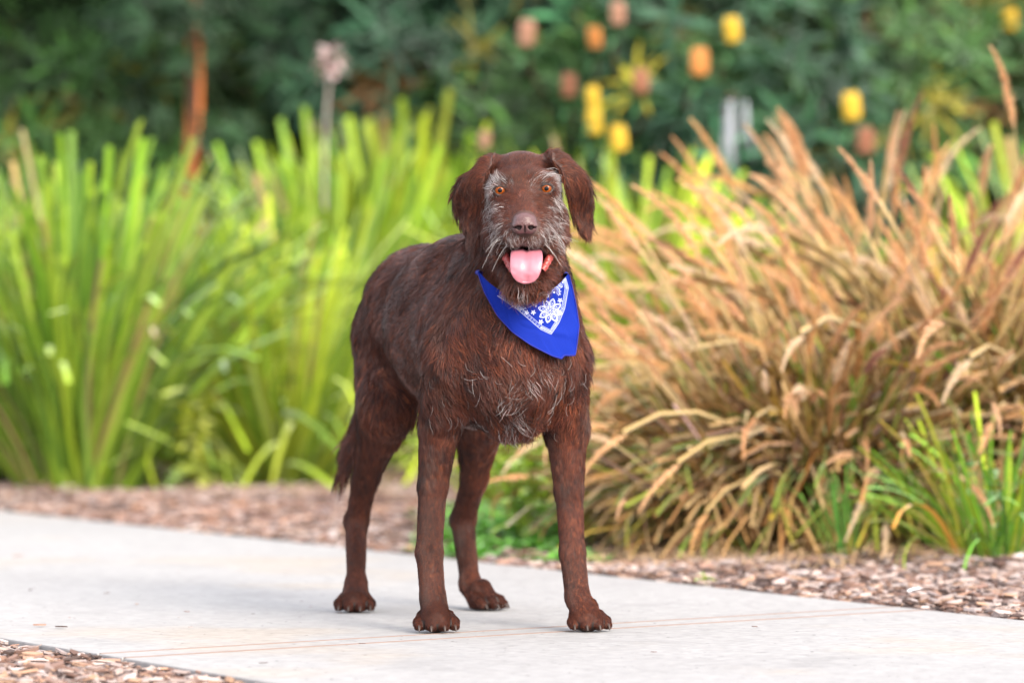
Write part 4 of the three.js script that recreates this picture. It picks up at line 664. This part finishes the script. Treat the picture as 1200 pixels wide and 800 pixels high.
{ // skin under the coat, one surface
  const pos = [], nor = [], col = [], idx = [];
  for (const s of skins) {
    const o = pos.length / 3;
    for (let i = 0; i < s.pos.length; i += 3) {
      const x = s.pos[i], y = s.pos[i + 1], z = s.pos[i + 2], n = grad(dogSDF, x, y, z); pos.push(x, y, z); nor.push(n.x, n.y, n.z);
      let c = y < 0.035 && inGap(x, y, z) ? [0.012, 0.007, 0.006] : [0.05, 0.017, 0.011];
      if (y > 0.55 && z > 0.25) {
        const m = dPrim(mouth[0], x, y, z); if (m < 0.0015) c = [0.20, 0.03, 0.03];
        for (const e of EYES) if (Math.hypot(x - e.x, y - e.y) < 0.0125 && z > e.z - 0.02) c = [0.022, 0.012, 0.010];
      }
      col.push(...c);
    }
    for (const k of s.idx) idx.push(o + k);
  }
  const g = new THREE.BufferGeometry(); g.setAttribute('position', new THREE.Float32BufferAttribute(pos, 3)); g.setAttribute('normal', new THREE.Float32BufferAttribute(nor, 3)); g.setAttribute('color', new THREE.Float32BufferAttribute(col, 3)); g.setIndex(idx);
  part('body', g, mat(0xffffff, 0.6, { vertexColors: true }), dog);
  dog.userData.triangles = idx.length / 3; delete dog.userData.triangles;
  console.log('dog skin triangles', idx.length / 3);
  // ── coat
  const TUFT = [[0.15, 10], [0.55, 10], [1.0, 11], [0.4, 2]].map(([curl, n], ti) => [0, 1, 2].map((k) => {
    const r = rng(600 + ti * 10 + k), P = [], N = [], I = [], CL = [];
    for (let s = 0; s < n; s++) {
      const a = r() * 6.283, q = Math.sqrt(r()) * 0.34, x0 = Math.cos(a) * q, z0 = Math.sin(a) * q, len = lerp(0.7, 1.1, r()), side = (r() - 0.5) * 0.5, lift = lerp(0.6, 1.0, r()), clump = 0.22 * r() + 0.02, cj = lerp(0.45, 1.7, r()), cr = lerp(0.85, 1.12, r()), wv = curl * lerp(0.5, 1.3, r()), ph = r() * 6.28, w0 = lerp(0.011, 0.018, r()), seg = 5;
      const o = P.length / 3, pts = [];
      for (let i = 0; i <= seg; i++) { const t = i / seg; pts.push(V(x0 * (1 - clump * t) + side * 0.5 * t * t + 0.09 * wv * Math.sin(ph + t * 5.5) * t, -0.06 + 0.30 * lift * Math.sin(Math.min(1, t * 0.95) * 1.9) * lerp(1, 0.8, t) + 0.05 * wv * Math.cos(ph + t * 6) * t, z0 * (1 - clump * t) + len * t * (0.75 + 0.25 * t))); }
      for (let i = 0; i <= seg; i++) {
        const tg = pts[Math.min(seg, i + 1)].clone().sub(pts[Math.max(0, i - 1)]).normalize(), u = V(1, 0, 0).addScaledVector(tg, -tg.x).normalize(), v = tg.clone().cross(u), w = w0 * (1 - 0.9 * (i / seg) ** 1.6);
        for (let j = 0; j < 3; j++) { const an = j * 2.0944 + 0.5, d = u.clone().multiplyScalar(Math.cos(an)).addScaledVector(v, Math.sin(an)), p = pts[i].clone().addScaledVector(d, w); P.push(p.x, p.y, p.z); N.push(d.x, d.y, d.z); CL.push(cj, cj * cr, cj * cr); }
        if (i < seg) for (let j = 0; j < 3; j++) { const a0 = o + i * 3 + j, b0 = o + i * 3 + (j + 1) % 3; I.push(a0, b0, a0 + 3, b0, b0 + 3, a0 + 3); }
      }
    }
    const g2 = new THREE.BufferGeometry(); g2.setAttribute('position', new THREE.Float32BufferAttribute(P, 3)); g2.setAttribute('normal', new THREE.Float32BufferAttribute(N, 3)); g2.setAttribute('color', new THREE.Float32BufferAttribute(CL, 3)); g2.setIndex(I); return g2;
  }));
  const lists = TUFT.map((t) => t.map(() => [])), r = rng(777), ab = V(0, 0, 0), ac = V(0, 0, 0), a = V(0, 0, 0), b = V(0, 0, 0), c = V(0, 0, 0), whites = [];
  const cloth = (x, y, z) => clothCover(x, y, z);
  for (let t = 0; t < idx.length; t += 3) {
    a.fromArray(pos, idx[t] * 3); b.fromArray(pos, idx[t + 1] * 3); c.fromArray(pos, idx[t + 2] * 3);
    const area = ab.subVectors(b, a).cross(ac.subVectors(c, a)).length() / 2, cx = (a.x + b.x + c.x) / 3, cy = (a.y + b.y + c.y) / 3, cz = (a.z + b.z + c.z) / 3;
    const f = coat(cx, cy, cz), isHead = cy > 0.55 && cz > 0.27, want = area / (f.L * f.L) * (isHead && f.C < 0.62 ? 50 : 14); let cnt = Math.floor(want + r());
    while (cnt-- > 0) {
      let u = r(), v = r(); if (u + v > 1) { u = 1 - u; v = 1 - v; }
      const p = a.clone().addScaledVector(b.clone().sub(a), u).addScaledVector(c.clone().sub(a), v); if (p.y < 0.006) continue;
      const n = V(nor[idx[t] * 3], nor[idx[t] * 3 + 1], nor[idx[t] * 3 + 2]);
      if (p.y < 0.035 && inGap(p.x, p.y, p.z)) continue;
      if (p.y > 0.55 && p.z > 0.25) {
        if (dPrim(mouth[0], p.x, p.y, p.z) < 0.003) continue;
        if (EYES.some((e) => ((p.x - e.x) / 0.0108) ** 2 + ((p.y - e.y) / 0.0078) ** 2 < 1 && p.z > e.z - 0.02)) continue;
        if (noseField(p.x, p.y, p.z) < 0.003) continue;
      }
      let L = f.L * lerp(0.7, 1.25, r()), curl = f.C;
      const cov = cloth(p.x, p.y, p.z); if (cov) L = Math.min(L, 0.009);
      const nz = V(noise3(p.x * 38, p.y * 38, p.z * 38, 1), noise3(p.x * 38, p.y * 38, p.z * 38, 2), noise3(p.x * 38, p.y * 38, p.z * 38, 3)), nf = V(r() - 0.5, r() - 0.5, r() - 0.5);
      const d = f.d.clone().normalize().addScaledVector(nz, 0.25 + 0.75 * curl).addScaledVector(nf, 0.25 + 0.4 * curl); d.addScaledVector(n, -d.dot(n)); if (d.lengthSq() < 1e-6) continue;
      const lift = cov ? 0 : Math.max(0, noise3(p.x * 30, p.y * 30, p.z * 30, 5)) * 0.5 * curl;
      const dd = d.normalize().addScaledVector(n, lift).normalize(), q = basisQ(n.clone().addScaledVector(dd, -n.dot(dd)), dd);
      const w = white(p.x, p.y, p.z), k = r(), j = lerp(0.9, 1.12, r()) * (1 + 0.48 * noise3(p.x * 22, p.y * 22, p.z * 22, 7)), red = r() + 0.1 * noise3(p.x * 14, p.y * 14, p.z * 14, 9);
      let colr = red < 0.15 ? lin(0.18 * j, 0.050 * j, 0.022 * j) : red < 0.3 ? lin(0.028 * j, 0.009 * j, 0.008 * j) : lin(0.088 * j, 0.0255 * j, 0.015 * j);
      if (k < w * (isHead ? 0.75 : 0.8)) { const gk = lerp(0.5, 1.1, r()) * (0.5 + 0.5 * Math.min(1, w)); colr = lin(lerp(0.10, 0.50, gk), lerp(0.045, 0.47, gk), lerp(0.035, 0.48, gk)); }
      if (isHead && w > 0.12 && r() < w * 0.10) whites.push([p, n, dd, L * 1.15, w]);
      const wa = isHead ? 0 : white(p.x, p.y, p.z, true); if (wa > 0.02 && wa < 0.5 && r() < wa * 1.2) whites.push([p, n, dd, L]);
      lists[isHead && curl < 0.62 ? 3 : curl > 0.75 ? 2 : curl > 0.35 ? 1 : 0][Math.floor(r() * 3)].push([M4(p, q, V(L * 1.05, L, L)), colr]);
    }
  }
  const fur = mat(0xffffff, 0.32, { side: THREE.FrontSide, specularIntensity: 0.8, vertexColors: true });
  lists.forEach((ls, i) => ls.forEach((l, k) => instanced('fur', TUFT[i][k], fur, l, dog)));
  console.log('tufts', lists.flat().reduce((s, l) => s + l.length, 0));
  // single wiry silver hairs that lie over the chest
  const gw = new GB();
  for (const [p, n, d, L, wf] of whites) {
    const len = L * lerp(0.5, 1.05, r()), sd = V(0, 0, 0).crossVectors(n, d), cu = (r() - 0.5) * (wf ? 1.2 : 3.2), pts = []; let ang = (r() - 0.5) * 0.8, q = p.clone().addScaledVector(n, len * 0.2);
    for (let i = 0; i < 5; i++) { pts.push(q.clone()); q.addScaledVector(d, Math.cos(ang) * len / 4).addScaledVector(sd, Math.sin(ang) * len / 4).addScaledVector(n, len * (i < 2 ? 0.12 : -0.02)); ang += cu / 4; }
    const c2 = wf ? lerp(0.3, 0.66, r()) : lerp(0.18, 0.5, r()); gw.push(tube(pts, wf ? 0.00027 : 0.00026, 0.00018, 3), new THREE.Matrix4(), lin(c2, c2 * 0.9, c2 * 0.88));
  }
  if (!gw.empty) part('silver_hair', gw.geo(), mat(0xffffff, 0.4, { vertexColors: true }), dog, 'stuff');
}
// where the bandana lies (function declarations: the coat above asks it)
function inPoly(poly, x, y) { let s = false; for (let i = 0, j = poly.length - 1; i < poly.length; j = i++) { const [xi, yi] = poly[i], [xj, yj] = poly[j]; if ((yi > y) !== (yj > y) && x < (xj - xi) * (y - yi) / (yj - yi) + xi) s = !s; } return s; }
function clothLines() {
  return clothLines.c ??= { top: [[561, 318], [572, 330], [590, 342], [618, 348], [645, 340], [658, 330], [666, 321]].map(([x, y]) => A(x, y, 7.88)), low: [[559.5, 318.5], [568, 343], [583, 370], [601, 389.5], [622, 404.5], [647, 417.5], [658, 421], [662, 417.5], [675, 416.5], [679.5, 383], [676, 359], [671, 336], [667, 321.5]].map(([x, y]) => A(x, y, 7.875)) };
}
function clothCover(x, y, z) {
  if (z < 0.14 || y > 0.6 || y < 0.42) return false;
  const { top, low } = clothLines(); clothLines.p ??= [...top.map((p) => [p.x, p.y]), ...[...low].reverse().map((p) => [p.x, p.y])];
  return (dogSDF(x, y, z + 0.03) > 0.012) && inPoly(clothLines.p, x, y) && body0(x, y, z) < 0.012;
}
function noseField(x, y, z) {
  const k = noseField.k ??= { b: [ell(A(615, 262, 7.748), 0.0165, 0.0145, 0.018), ell(A(607.5, 266, 7.746), 0.0095, 0.0098, 0.014), ell(A(622.5, 266, 7.746), 0.0095, 0.0098, 0.014), ell(A(615, 256, 7.753), 0.0165, 0.0085, 0.018)], h: [[A(608, 267, 7.738), 0.0045, 0.0036], [A(622, 267, 7.738), 0.0045, 0.0036]] };
  let d = dPrim(k.b[0], x, y, z); for (let i = 1; i < 4; i++) d = smin(d, dPrim(k.b[i], x, y, z), 0.008);
  const c = A(615, 267, 7.735), out = Math.abs(x - c.x);
  if (y < c.y + 0.004) d = Math.max(d, -(Math.hypot(out, Math.max(0, z - c.z + 0.0) * 0.0) - 0.0011) - Math.max(0, c.z - 0.007 - z) * 3);
  for (const [h, rx, ry] of k.h) { const sx = Math.sign(h.x - c.x), u = x - h.x, v = y - h.y - 0.25 * Math.abs(u), q = Math.hypot(u / rx, v / ry); d = -smin(-d, Math.max((q - 1) * ry, h.z - 0.014 - z), 0.0022); const u2 = x - (h.x + sx * 0.006), v2 = y - (h.y + 0.0005); d = -smin(-d, Math.max((Math.hypot(u2 / 0.006, v2 / 0.0015) - 1) * 0.0015, h.z - 0.012 - z), 0.0015); }
  return d;
}
{ // nose
  const c = A(615, 262, 7.75), s = surfaceNets(noseField, V(c.x - 0.03, c.y - 0.026, c.z - 0.028), V(c.x + 0.03, c.y + 0.026, c.z + 0.028), 0.0009), nor = [];
  for (let i = 0; i < s.pos.length; i += 3) {
    const n = grad(noseField, s.pos[i], s.pos[i + 1], s.pos[i + 2], 0.0006), k = 0.0002 * noise3(s.pos[i] * 900, s.pos[i + 1] * 900, s.pos[i + 2] * 900, 4); s.pos[i] += n.x * k; s.pos[i + 1] += n.y * k; s.pos[i + 2] += n.z * k;
    const b = 0.35, h = V(noise3(s.pos[i] * 800, s.pos[i + 1] * 800, 1, 1), noise3(s.pos[i] * 800, s.pos[i + 1] * 800, 2, 2), 0).multiplyScalar(b); n.add(h).normalize(); nor.push(n.x, n.y, n.z);
  }
  const g = new THREE.BufferGeometry(); g.setAttribute('position', new THREE.Float32BufferAttribute(s.pos, 3)); g.setAttribute('normal', new THREE.Float32BufferAttribute(nor, 3)); g.setIndex(s.idx);
  part('nose', g, mat(lin(0.10, 0.046, 0.046), 0.38), dog);
}
for (const e of EYES) { // eyes: ball, iris, pupil; all under one clear glossy surface
  const R = 0.0114, look = V(0, 0.002, 1).normalize(), g = (r, a) => { const s = new THREE.SphereGeometry(r, 40, 24, 0, Math.PI * 2, 0, a); s.rotateX(Math.PI / 2); return s; };
  const ball = part('eye', g(R, Math.PI), mat(lin(0.05, 0.028, 0.02), 0.3, { clearcoat: 0.3, clearcoatRoughness: 0.1 }), dog); ball.position.copy(e).add(V(0, 0, -0.0022)); ball.lookAt(ball.getWorldPosition(V(0, 0, 0)).add(look));
  const tex = dataTex(128, (u, v) => { const k = 0.8 + 0.35 * tnoise(u, v * 0.2, 60, 5); return [0.60 * k, 0.29 * k, 0.08 * k]; }, true, 1);
  part('iris', g(R + 0.0003, 0.69), mat(0xffffff, 0.12, { map: tex, specularIntensity: 0.45 }), ball);
  part('pupil', g(R + 0.0006, 0.30), mat(lin(0.004, 0.004, 0.005), 0.07, { specularIntensity: 0.45 }), ball);
}
{ // tongue, lower lips, teeth
  const spine = [[617, 300, 7.845, 0.018, 0.006], [617, 297.5, 7.82, 0.021, 0.0065], [617, 296, 7.795, 0.0235, 0.0065], [617, 298, 7.774, 0.025, 0.006], [617, 304, 7.759, 0.0255, 0.0055], [616.5, 312, 7.752, 0.025, 0.005], [616, 319, 7.75, 0.0235, 0.0046], [616, 325, 7.75, 0.0195, 0.0042], [616, 329.5, 7.751, 0.0135, 0.0036], [616, 331.8, 7.752, 0.006, 0.0026]].map(([x, y, d, w, t]) => ({ p: A(x, y, d), w, t }));
  const c = new THREE.CatmullRomCurve3(spine.map((s) => s.p)), n = 48, m = 28, pos = [], uv = [], idx = [];
  for (let i = 0; i <= n; i++) {
    const t = i / n, p = c.getPoint(t), tg = c.getTangent(t), f = t * (spine.length - 1), k = Math.min(spine.length - 2, Math.floor(f)), w = lerp(spine[k].w, spine[k + 1].w, f - k), th = lerp(spine[k].t, spine[k + 1].t, f - k), up = V(1, 0, 0).cross(tg).normalize().multiplyScalar(1);
    for (let j = 0; j < m; j++) { const a = j / m * Math.PI * 2, x = Math.cos(a) * w, y = Math.sin(a) * th, top = Math.sin(a) > 0 ? 1 : 0, gr = -0.0026 * Math.exp(-((x / 0.0035) ** 2)) * top * (t < 0.9 ? 1 : 0), rim = 0.10 * x * x / w, wob = 0.0007 * noise3(x * 160, t * 14, top, 6); const q = p.clone().addScaledVector(up, -(y + gr + wob + rim)); pos.push(q.x + x, q.y, q.z); }
  }
  for (let i = 0; i < n; i++) for (let j = 0; j < m; j++) { const a = i * m + j, b = i * m + (j + 1) % m; idx.push(a, b, a + m, b, b + m, a + m); }
  const e = pos.length / 3, tip = A(616, 332, 7.752); pos.push(tip.x, tip.y, tip.z); for (let j = 0; j < m; j++) idx.push(n * m + j, n * m + (j + 1) % m, e);
  const g = new THREE.BufferGeometry(); g.setAttribute('position', new THREE.Float32BufferAttribute(pos, 3)); g.setIndex(idx); g.computeVertexNormals();
  part('tongue', g, mat(lin(0.42, 0.14, 0.18), 0.34, { clearcoat: 0.25, clearcoatRoughness: 0.3 }), dog);
  const lip = (pts, r, c2) => { const k = new THREE.CatmullRomCurve3(pts.map((q) => A(...q))), t = new THREE.TubeGeometry(k, 50, r, 12), P = t.attributes.position, N = t.attributes.normal; for (let i = 0; i < P.count; i++) { const d = 0.0016 * noise3(P.getX(i) * 330, P.getY(i) * 330, P.getZ(i) * 330, 9); P.setXYZ(i, P.getX(i) + N.getX(i) * d, P.getY(i) + N.getY(i) * d, P.getZ(i) + N.getZ(i) * d); } t.computeVertexNormals(); part('lower_lip', t, mat(lin(...c2), 0.35, { clearcoat: 0.3, clearcoatRoughness: 0.3 }), dog); };
  lip([[648, 287, 7.83], [646.5, 296, 7.812], [642, 306, 7.80], [635, 317, 7.79]], 0.0058, [0.30, 0.045, 0.038]);
  lip([[588, 289, 7.83], [591, 298, 7.812], [596, 308, 7.80], [602, 318, 7.79]], 0.006, [0.3, 0.045, 0.045]);
}
for (const [a, b, r] of claws) part('claw', tube([a, a.clone().lerp(b, 0.6).add(V(0, 0.0015, 0)), b], r, r * 0.35, 8), mat(lin(0.06, 0.04, 0.033), 0.3), dog);
{ // bandana: cloth draped on the chest, rolled round the neck
  const { top, low } = clothLines(), tc = new THREE.CatmullRomCurve3(top), lc = new THREE.CatmullRomCurve3(low, false, 'catmullrom', 0.15), NS = 110, NT = 60, pos = [], uv = [], idx = [];
  const drape = (x, y) => { let z = 0.42; for (let i = 0; i < 140; i++) { const d = torso(x, y, z, 1) - 0.017; if (d < 0.0002) break; z -= Math.max(0.0004, d * 0.8); if (z < 0.0) break; } return z; };
  const grid = [];
  for (let j = 0; j <= NT; j++) for (let i = 0; i <= NS; i++) {
    const a = tc.getPoint(i / NS), b = lc.getPoint(i / NS), t = j / NT, x = lerp(a.x, b.x, t), y = lerp(a.y, b.y, t);
    grid.push([x, y, drape(x, y)]);
  }
  const sm = grid.map((p) => p[2]);                                        // cloth bridges hollows: relax, never sinking below the chest
  for (let it = 0; it < 60; it++) { const old = sm.slice(); for (let j = 0; j <= NT; j++) for (let i = 0; i <= NS; i++) { const k = j * (NS + 1) + i; let s = 0, n = 0; for (const [di, dj] of [[1, 0], [-1, 0], [0, 1], [0, -1]]) { const a = i + di, b = j + dj; if (a < 0 || b < 0 || a > NS || b > NT) continue; s += old[b * (NS + 1) + a]; n++; } sm[k] = Math.max(grid[k][2], lerp(old[k], s / n, 0.9)); } }
  const q = (p) => { const c = A(645, 364, 7.88); return [(p[0] - c.x), (p[1] - c.y)]; };
  const foldA = A(566, 322, 7.88), foldB = A(672, 328, 7.88);
  grid.forEach((p, k) => {
    const [u, v] = q(p); let w = 0;
    w += 0.0032 * Math.exp(-(((v + 0.033 + 0.25 * (u - 0.01)) / 0.006) ** 2)) * sstep(0.07, 0.02, Math.abs(u));       // the ridge across the lower point
    w += 0.002 * noise3(u * 40 + v * 18, v * 30, 3, 12) + 0.0035 * Math.sin((p[0] - foldA.x) * 60 + (p[1] - foldA.y) * 75) * Math.exp(-(((p[0] - foldA.x) ** 2 + (p[1] - foldA.y) ** 2) / 0.0045)) + 0.003 * Math.sin((p[0] - foldB.x) * 90 - (p[1] - foldB.y) * 60) * Math.exp(-(((p[0] - foldB.x) ** 2 + (p[1] - foldB.y) ** 2) / 0.003));
    pos.push(p[0], p[1], sm[k] + Math.abs(w)); uv.push(0.5 + u / 0.2, 0.5 + v / 0.2);
  });
  const n0 = pos.length / 3; for (let k = 0; k < n0; k++) { pos.push(pos[k * 3], pos[k * 3 + 1], pos[k * 3 + 2] - 0.0012); uv.push(0.01, 0.01); }
  for (let j = 0; j < NT; j++) for (let i = 0; i < NS; i++) { const a = j * (NS + 1) + i, b = a + 1, c = a + NS + 1, d = c + 1; idx.push(a, c, b, b, c, d, n0 + a, n0 + b, n0 + c, n0 + b, n0 + d, n0 + c); }
  for (let i = 0; i < NS; i++) { const a = NT * (NS + 1) + i; idx.push(a, n0 + a, a + 1, a + 1, n0 + a, n0 + a + 1); }
  const g = new THREE.BufferGeometry(); g.setAttribute('position', new THREE.Float32BufferAttribute(pos, 3)); g.setAttribute('uv', new THREE.Float32BufferAttribute(uv, 2)); g.setIndex(idx); g.computeVertexNormals();
  // print: 1024 px for 0.2 m, the flower in the middle; k = photo pixels to canvas
  const S = 1024, cv = document.createElement('canvas'); cv.width = cv.height = S; const x = cv.getContext('2d'), k = S / 0.2 / (F / 7.88), W = '#c4c6d6';
  x.fillStyle = '#00228a'; x.fillRect(0, 0, S, S);
  const id = x.getImageData(0, 0, S, S); for (let i = 0; i < S * S; i++) { const a = 1 + 0.10 * (((i % S) % 3 === 0 ? -1 : 0.4) * 0.6 + ((Math.floor(i / S)) % 3 === 0 ? -0.6 : 0.3)) + 0.06 * (hash3(i % S, Math.floor(i / S), 1, 3) - 0.5); for (let c = 0; c < 3; c++) id.data[i * 4 + c] = clamp(id.data[i * 4 + c] * a, 0, 255); } x.putImageData(id, 0, 0);
  x.translate(S / 2, S / 2); x.scale(k, k); x.strokeStyle = x.fillStyle = W; x.lineCap = x.lineJoin = 'round';
  const P = (px, py) => [px - 645, py - 364], line = (l, w, close) => { x.lineWidth = w * 0.75; x.beginPath(); l.forEach(([a, b], i) => i ? x.lineTo(...P(a, b)) : x.moveTo(...P(a, b))); close && x.closePath(); x.stroke(); };
  const border = [[583, 346.5], [606, 362], [634, 386], [646, 391.5], [655, 378.5], [662, 362], [666.5, 337], [663, 325]], inner = [[590, 346], [608, 358.5], [635, 381.5], [645, 386.5], [651.5, 376], [658.5, 360], [662.5, 338], [660, 328]];
  line(border, 0.75); line(inner, 0.6);
  for (let i = 0; i < 7; i++) for (let t = 0; t < 1; t += 0.11) { const a = border[i], b = border[i + 1], c = inner[i], d = inner[i + 1], X0 = lerp(lerp(a[0], b[0], t), lerp(c[0], d[0], t), 0.5), Y0 = lerp(lerp(a[1], b[1], t), lerp(c[1], d[1], t), 0.5), [u, v] = P(X0, Y0); x.lineWidth = 0.36; x.beginPath(); x.arc(u, v, 1.0, 0, 7); x.stroke(); }
  for (let i = 0; i < 8; i++) { x.save(); x.rotate(i * Math.PI / 4 + 0.25); for (const [sc, w] of [[1, 0.8], [0.66, 0.55]]) { x.lineWidth = w; x.beginPath(); x.moveTo(0, -4.6 - (1 - sc) * 5); x.bezierCurveTo(-5.2 * sc, -7.5, -3.2 * sc, -12 * lerp(1, sc, 0.25), 0, -14.4 * lerp(1, sc, 0.35)); x.bezierCurveTo(3.2 * sc, -12 * lerp(1, sc, 0.25), 5.2 * sc, -7.5, 0, -4.6 - (1 - sc) * 5); x.stroke(); } x.beginPath(); x.arc(0, -8.8, 0.75, 0, 7); x.fill(); x.restore(); }
  x.lineWidth = 0.7; x.beginPath(); x.arc(0, 0, 4.2, 0, 7); x.stroke(); for (let i = 0; i < 8; i++) { x.beginPath(); x.arc(Math.cos(i * 0.785) * 2.7, Math.sin(i * 0.785) * 2.7, 0.7, 0, 7); x.fill(); } x.beginPath(); x.arc(0, 0, 1.2, 0, 7); x.fill();
  const swirl = (px, py, R, rot, dir) => { const [u, v] = P(px, py); x.save(); x.translate(u, v); x.rotate(rot); x.scale(dir, 1); for (const [q2, w] of [[1, 0.8], [0.72, 0.55], [0.46, 0.5]]) { x.lineWidth = w; x.beginPath(); x.arc(0, 0, R * q2, 0.4, 4.6); x.stroke(); } x.beginPath(); x.arc(R * 0.1, 0, R * 0.18, 0, 7); x.fill(); for (let i = 0; i < 9; i++) { const a = 0.5 + i * 0.47; x.beginPath(); x.arc(Math.cos(a) * R * 1.2, Math.sin(a) * R * 1.2, 0.55, 0, 7); x.fill(); } x.restore(); };
  swirl(611, 356, 6.5, 0.3, 1); swirl(629, 352, 6, 1.2, 1); swirl(650, 342, 6.2, 2.4, 1); swirl(659, 331, 5, 2.9, -1); swirl(600, 348, 5, 0.2, -1); swirl(640, 344, 4, 2, -1);
  for (const [px, py, rot] of [[625, 366, 0.5], [656.5, 352, -0.6], [617, 366, 0.4], [655, 366, -0.3], [634, 377, 0.5]]) { const [u, v] = P(px, py); x.save(); x.translate(u, v); x.rotate(rot); for (let i = 0; i < 5; i++) { x.rotate(1.2566); x.beginPath(); x.ellipse(0, -1.7, 0.7, 1.4, 0, 0, 7); x.fill(); } x.restore(); }
  const tex = new THREE.CanvasTexture(cv); tex.colorSpace = THREE.SRGBColorSpace; tex.magFilter = THREE.LinearFilter;
  const weave = dataTex(128, (u, v) => { const a = 0.5 + 0.5 * Math.sin(u * 6.283 * 32) * Math.sin(v * 6.283 * 32); return [a, a, a]; }, false, 8);
  const band = part('bandana', g, mat(0xffffff, 0.75, { map: tex, bumpMap: weave, bumpScale: 0.0003, specularIntensity: 0.4, sheen: 0.05, sheenColor: lin(0.3, 0.4, 1), sheenRoughness: 0.5 }), dog); band.userData.label = 'blue bandana with white paisley print and a white flower';
  // hem stitched along the lower edge
  const hem = []; for (let i = 1; i < NS; i += 2) { const a = (NT - 1) * (NS + 1) + i; hem.push(V(pos[a * 3], pos[a * 3 + 1], pos[a * 3 + 2] + 0.0002)); }
  part('hem', tube(hem, 0.0011, 0.0011, 6), mat(lin(0.003, 0.009, 0.22), 0.75), band);
  // the rolled ends round the neck
  const ring = [], e0 = top[0], e1 = top[top.length - 1], z0 = drape(e0.x, e0.y), z1 = drape(e1.x, e1.y), neckOnly = cap(A(603, 352, 7.985), 0.078, A(612, 262, 7.915), 0.06), c0 = A(606, 325, 7.964);
  for (let i = 0; i <= 26; i++) { const th = lerp(3.35, 2 * Math.PI - 0.2, i / 26), dir = V(Math.cos(th), 0, Math.sin(th)); let Rr = 0.02; const y = lerp(e0.y, e1.y, i / 26) + 0.05 * Math.sin(Math.PI * i / 26); for (let s = 0; s < 200; s++) { if (dPrim(neckOnly, c0.x + dir.x * Rr, y, c0.z + dir.z * Rr) > 0.005) break; Rr += 0.001; } ring.push(V(c0.x + dir.x * Rr, y, c0.z + dir.z * Rr)); }
  ring.unshift(V(e0.x + 0.002, e0.y - 0.003, z0 - 0.006)); ring.push(V(e1.x - 0.002, e1.y - 0.003, z1 - 0.006));
  part('neck_band', tube(ring.filter((_, i) => i % 2 === 0 || i === ring.length - 1), 0.0045, 0.0045, 8), mat(lin(0.003, 0.009, 0.21), 0.75), band);
}
{ // whiskers
  const r = rng(888), gb = new GB();
  for (let i = 0; i < 34; i++) { const s = i % 2 ? 1 : -1, b = A(615 + s * lerp(14, 30, r()), lerp(262, 285, r()), 7.775), L = lerp(0.025, 0.055, r()), d = V(s * lerp(0.5, 1, r()), lerp(-0.9, 0.2, r()), lerp(-0.2, 0.5, r())).normalize(); b.z = 0.425; gb.push(tube([b, b.clone().addScaledVector(d, L * 0.5), b.clone().addScaledVector(d, L).add(V(0, -0.008, 0))], 0.0003, 0.00012, 3), new THREE.Matrix4(), r() < 0.5 ? lin(0.6, 0.56, 0.54) : lin(0.06, 0.03, 0.025)); }
  part('whiskers', gb.geo(), mat(0xffffff, 0.4, { vertexColors: true }), dog, 'stuff');
}

scene.traverse((o) => { if (o.isMesh) shade(o); });
renderer.render(scene, camera);
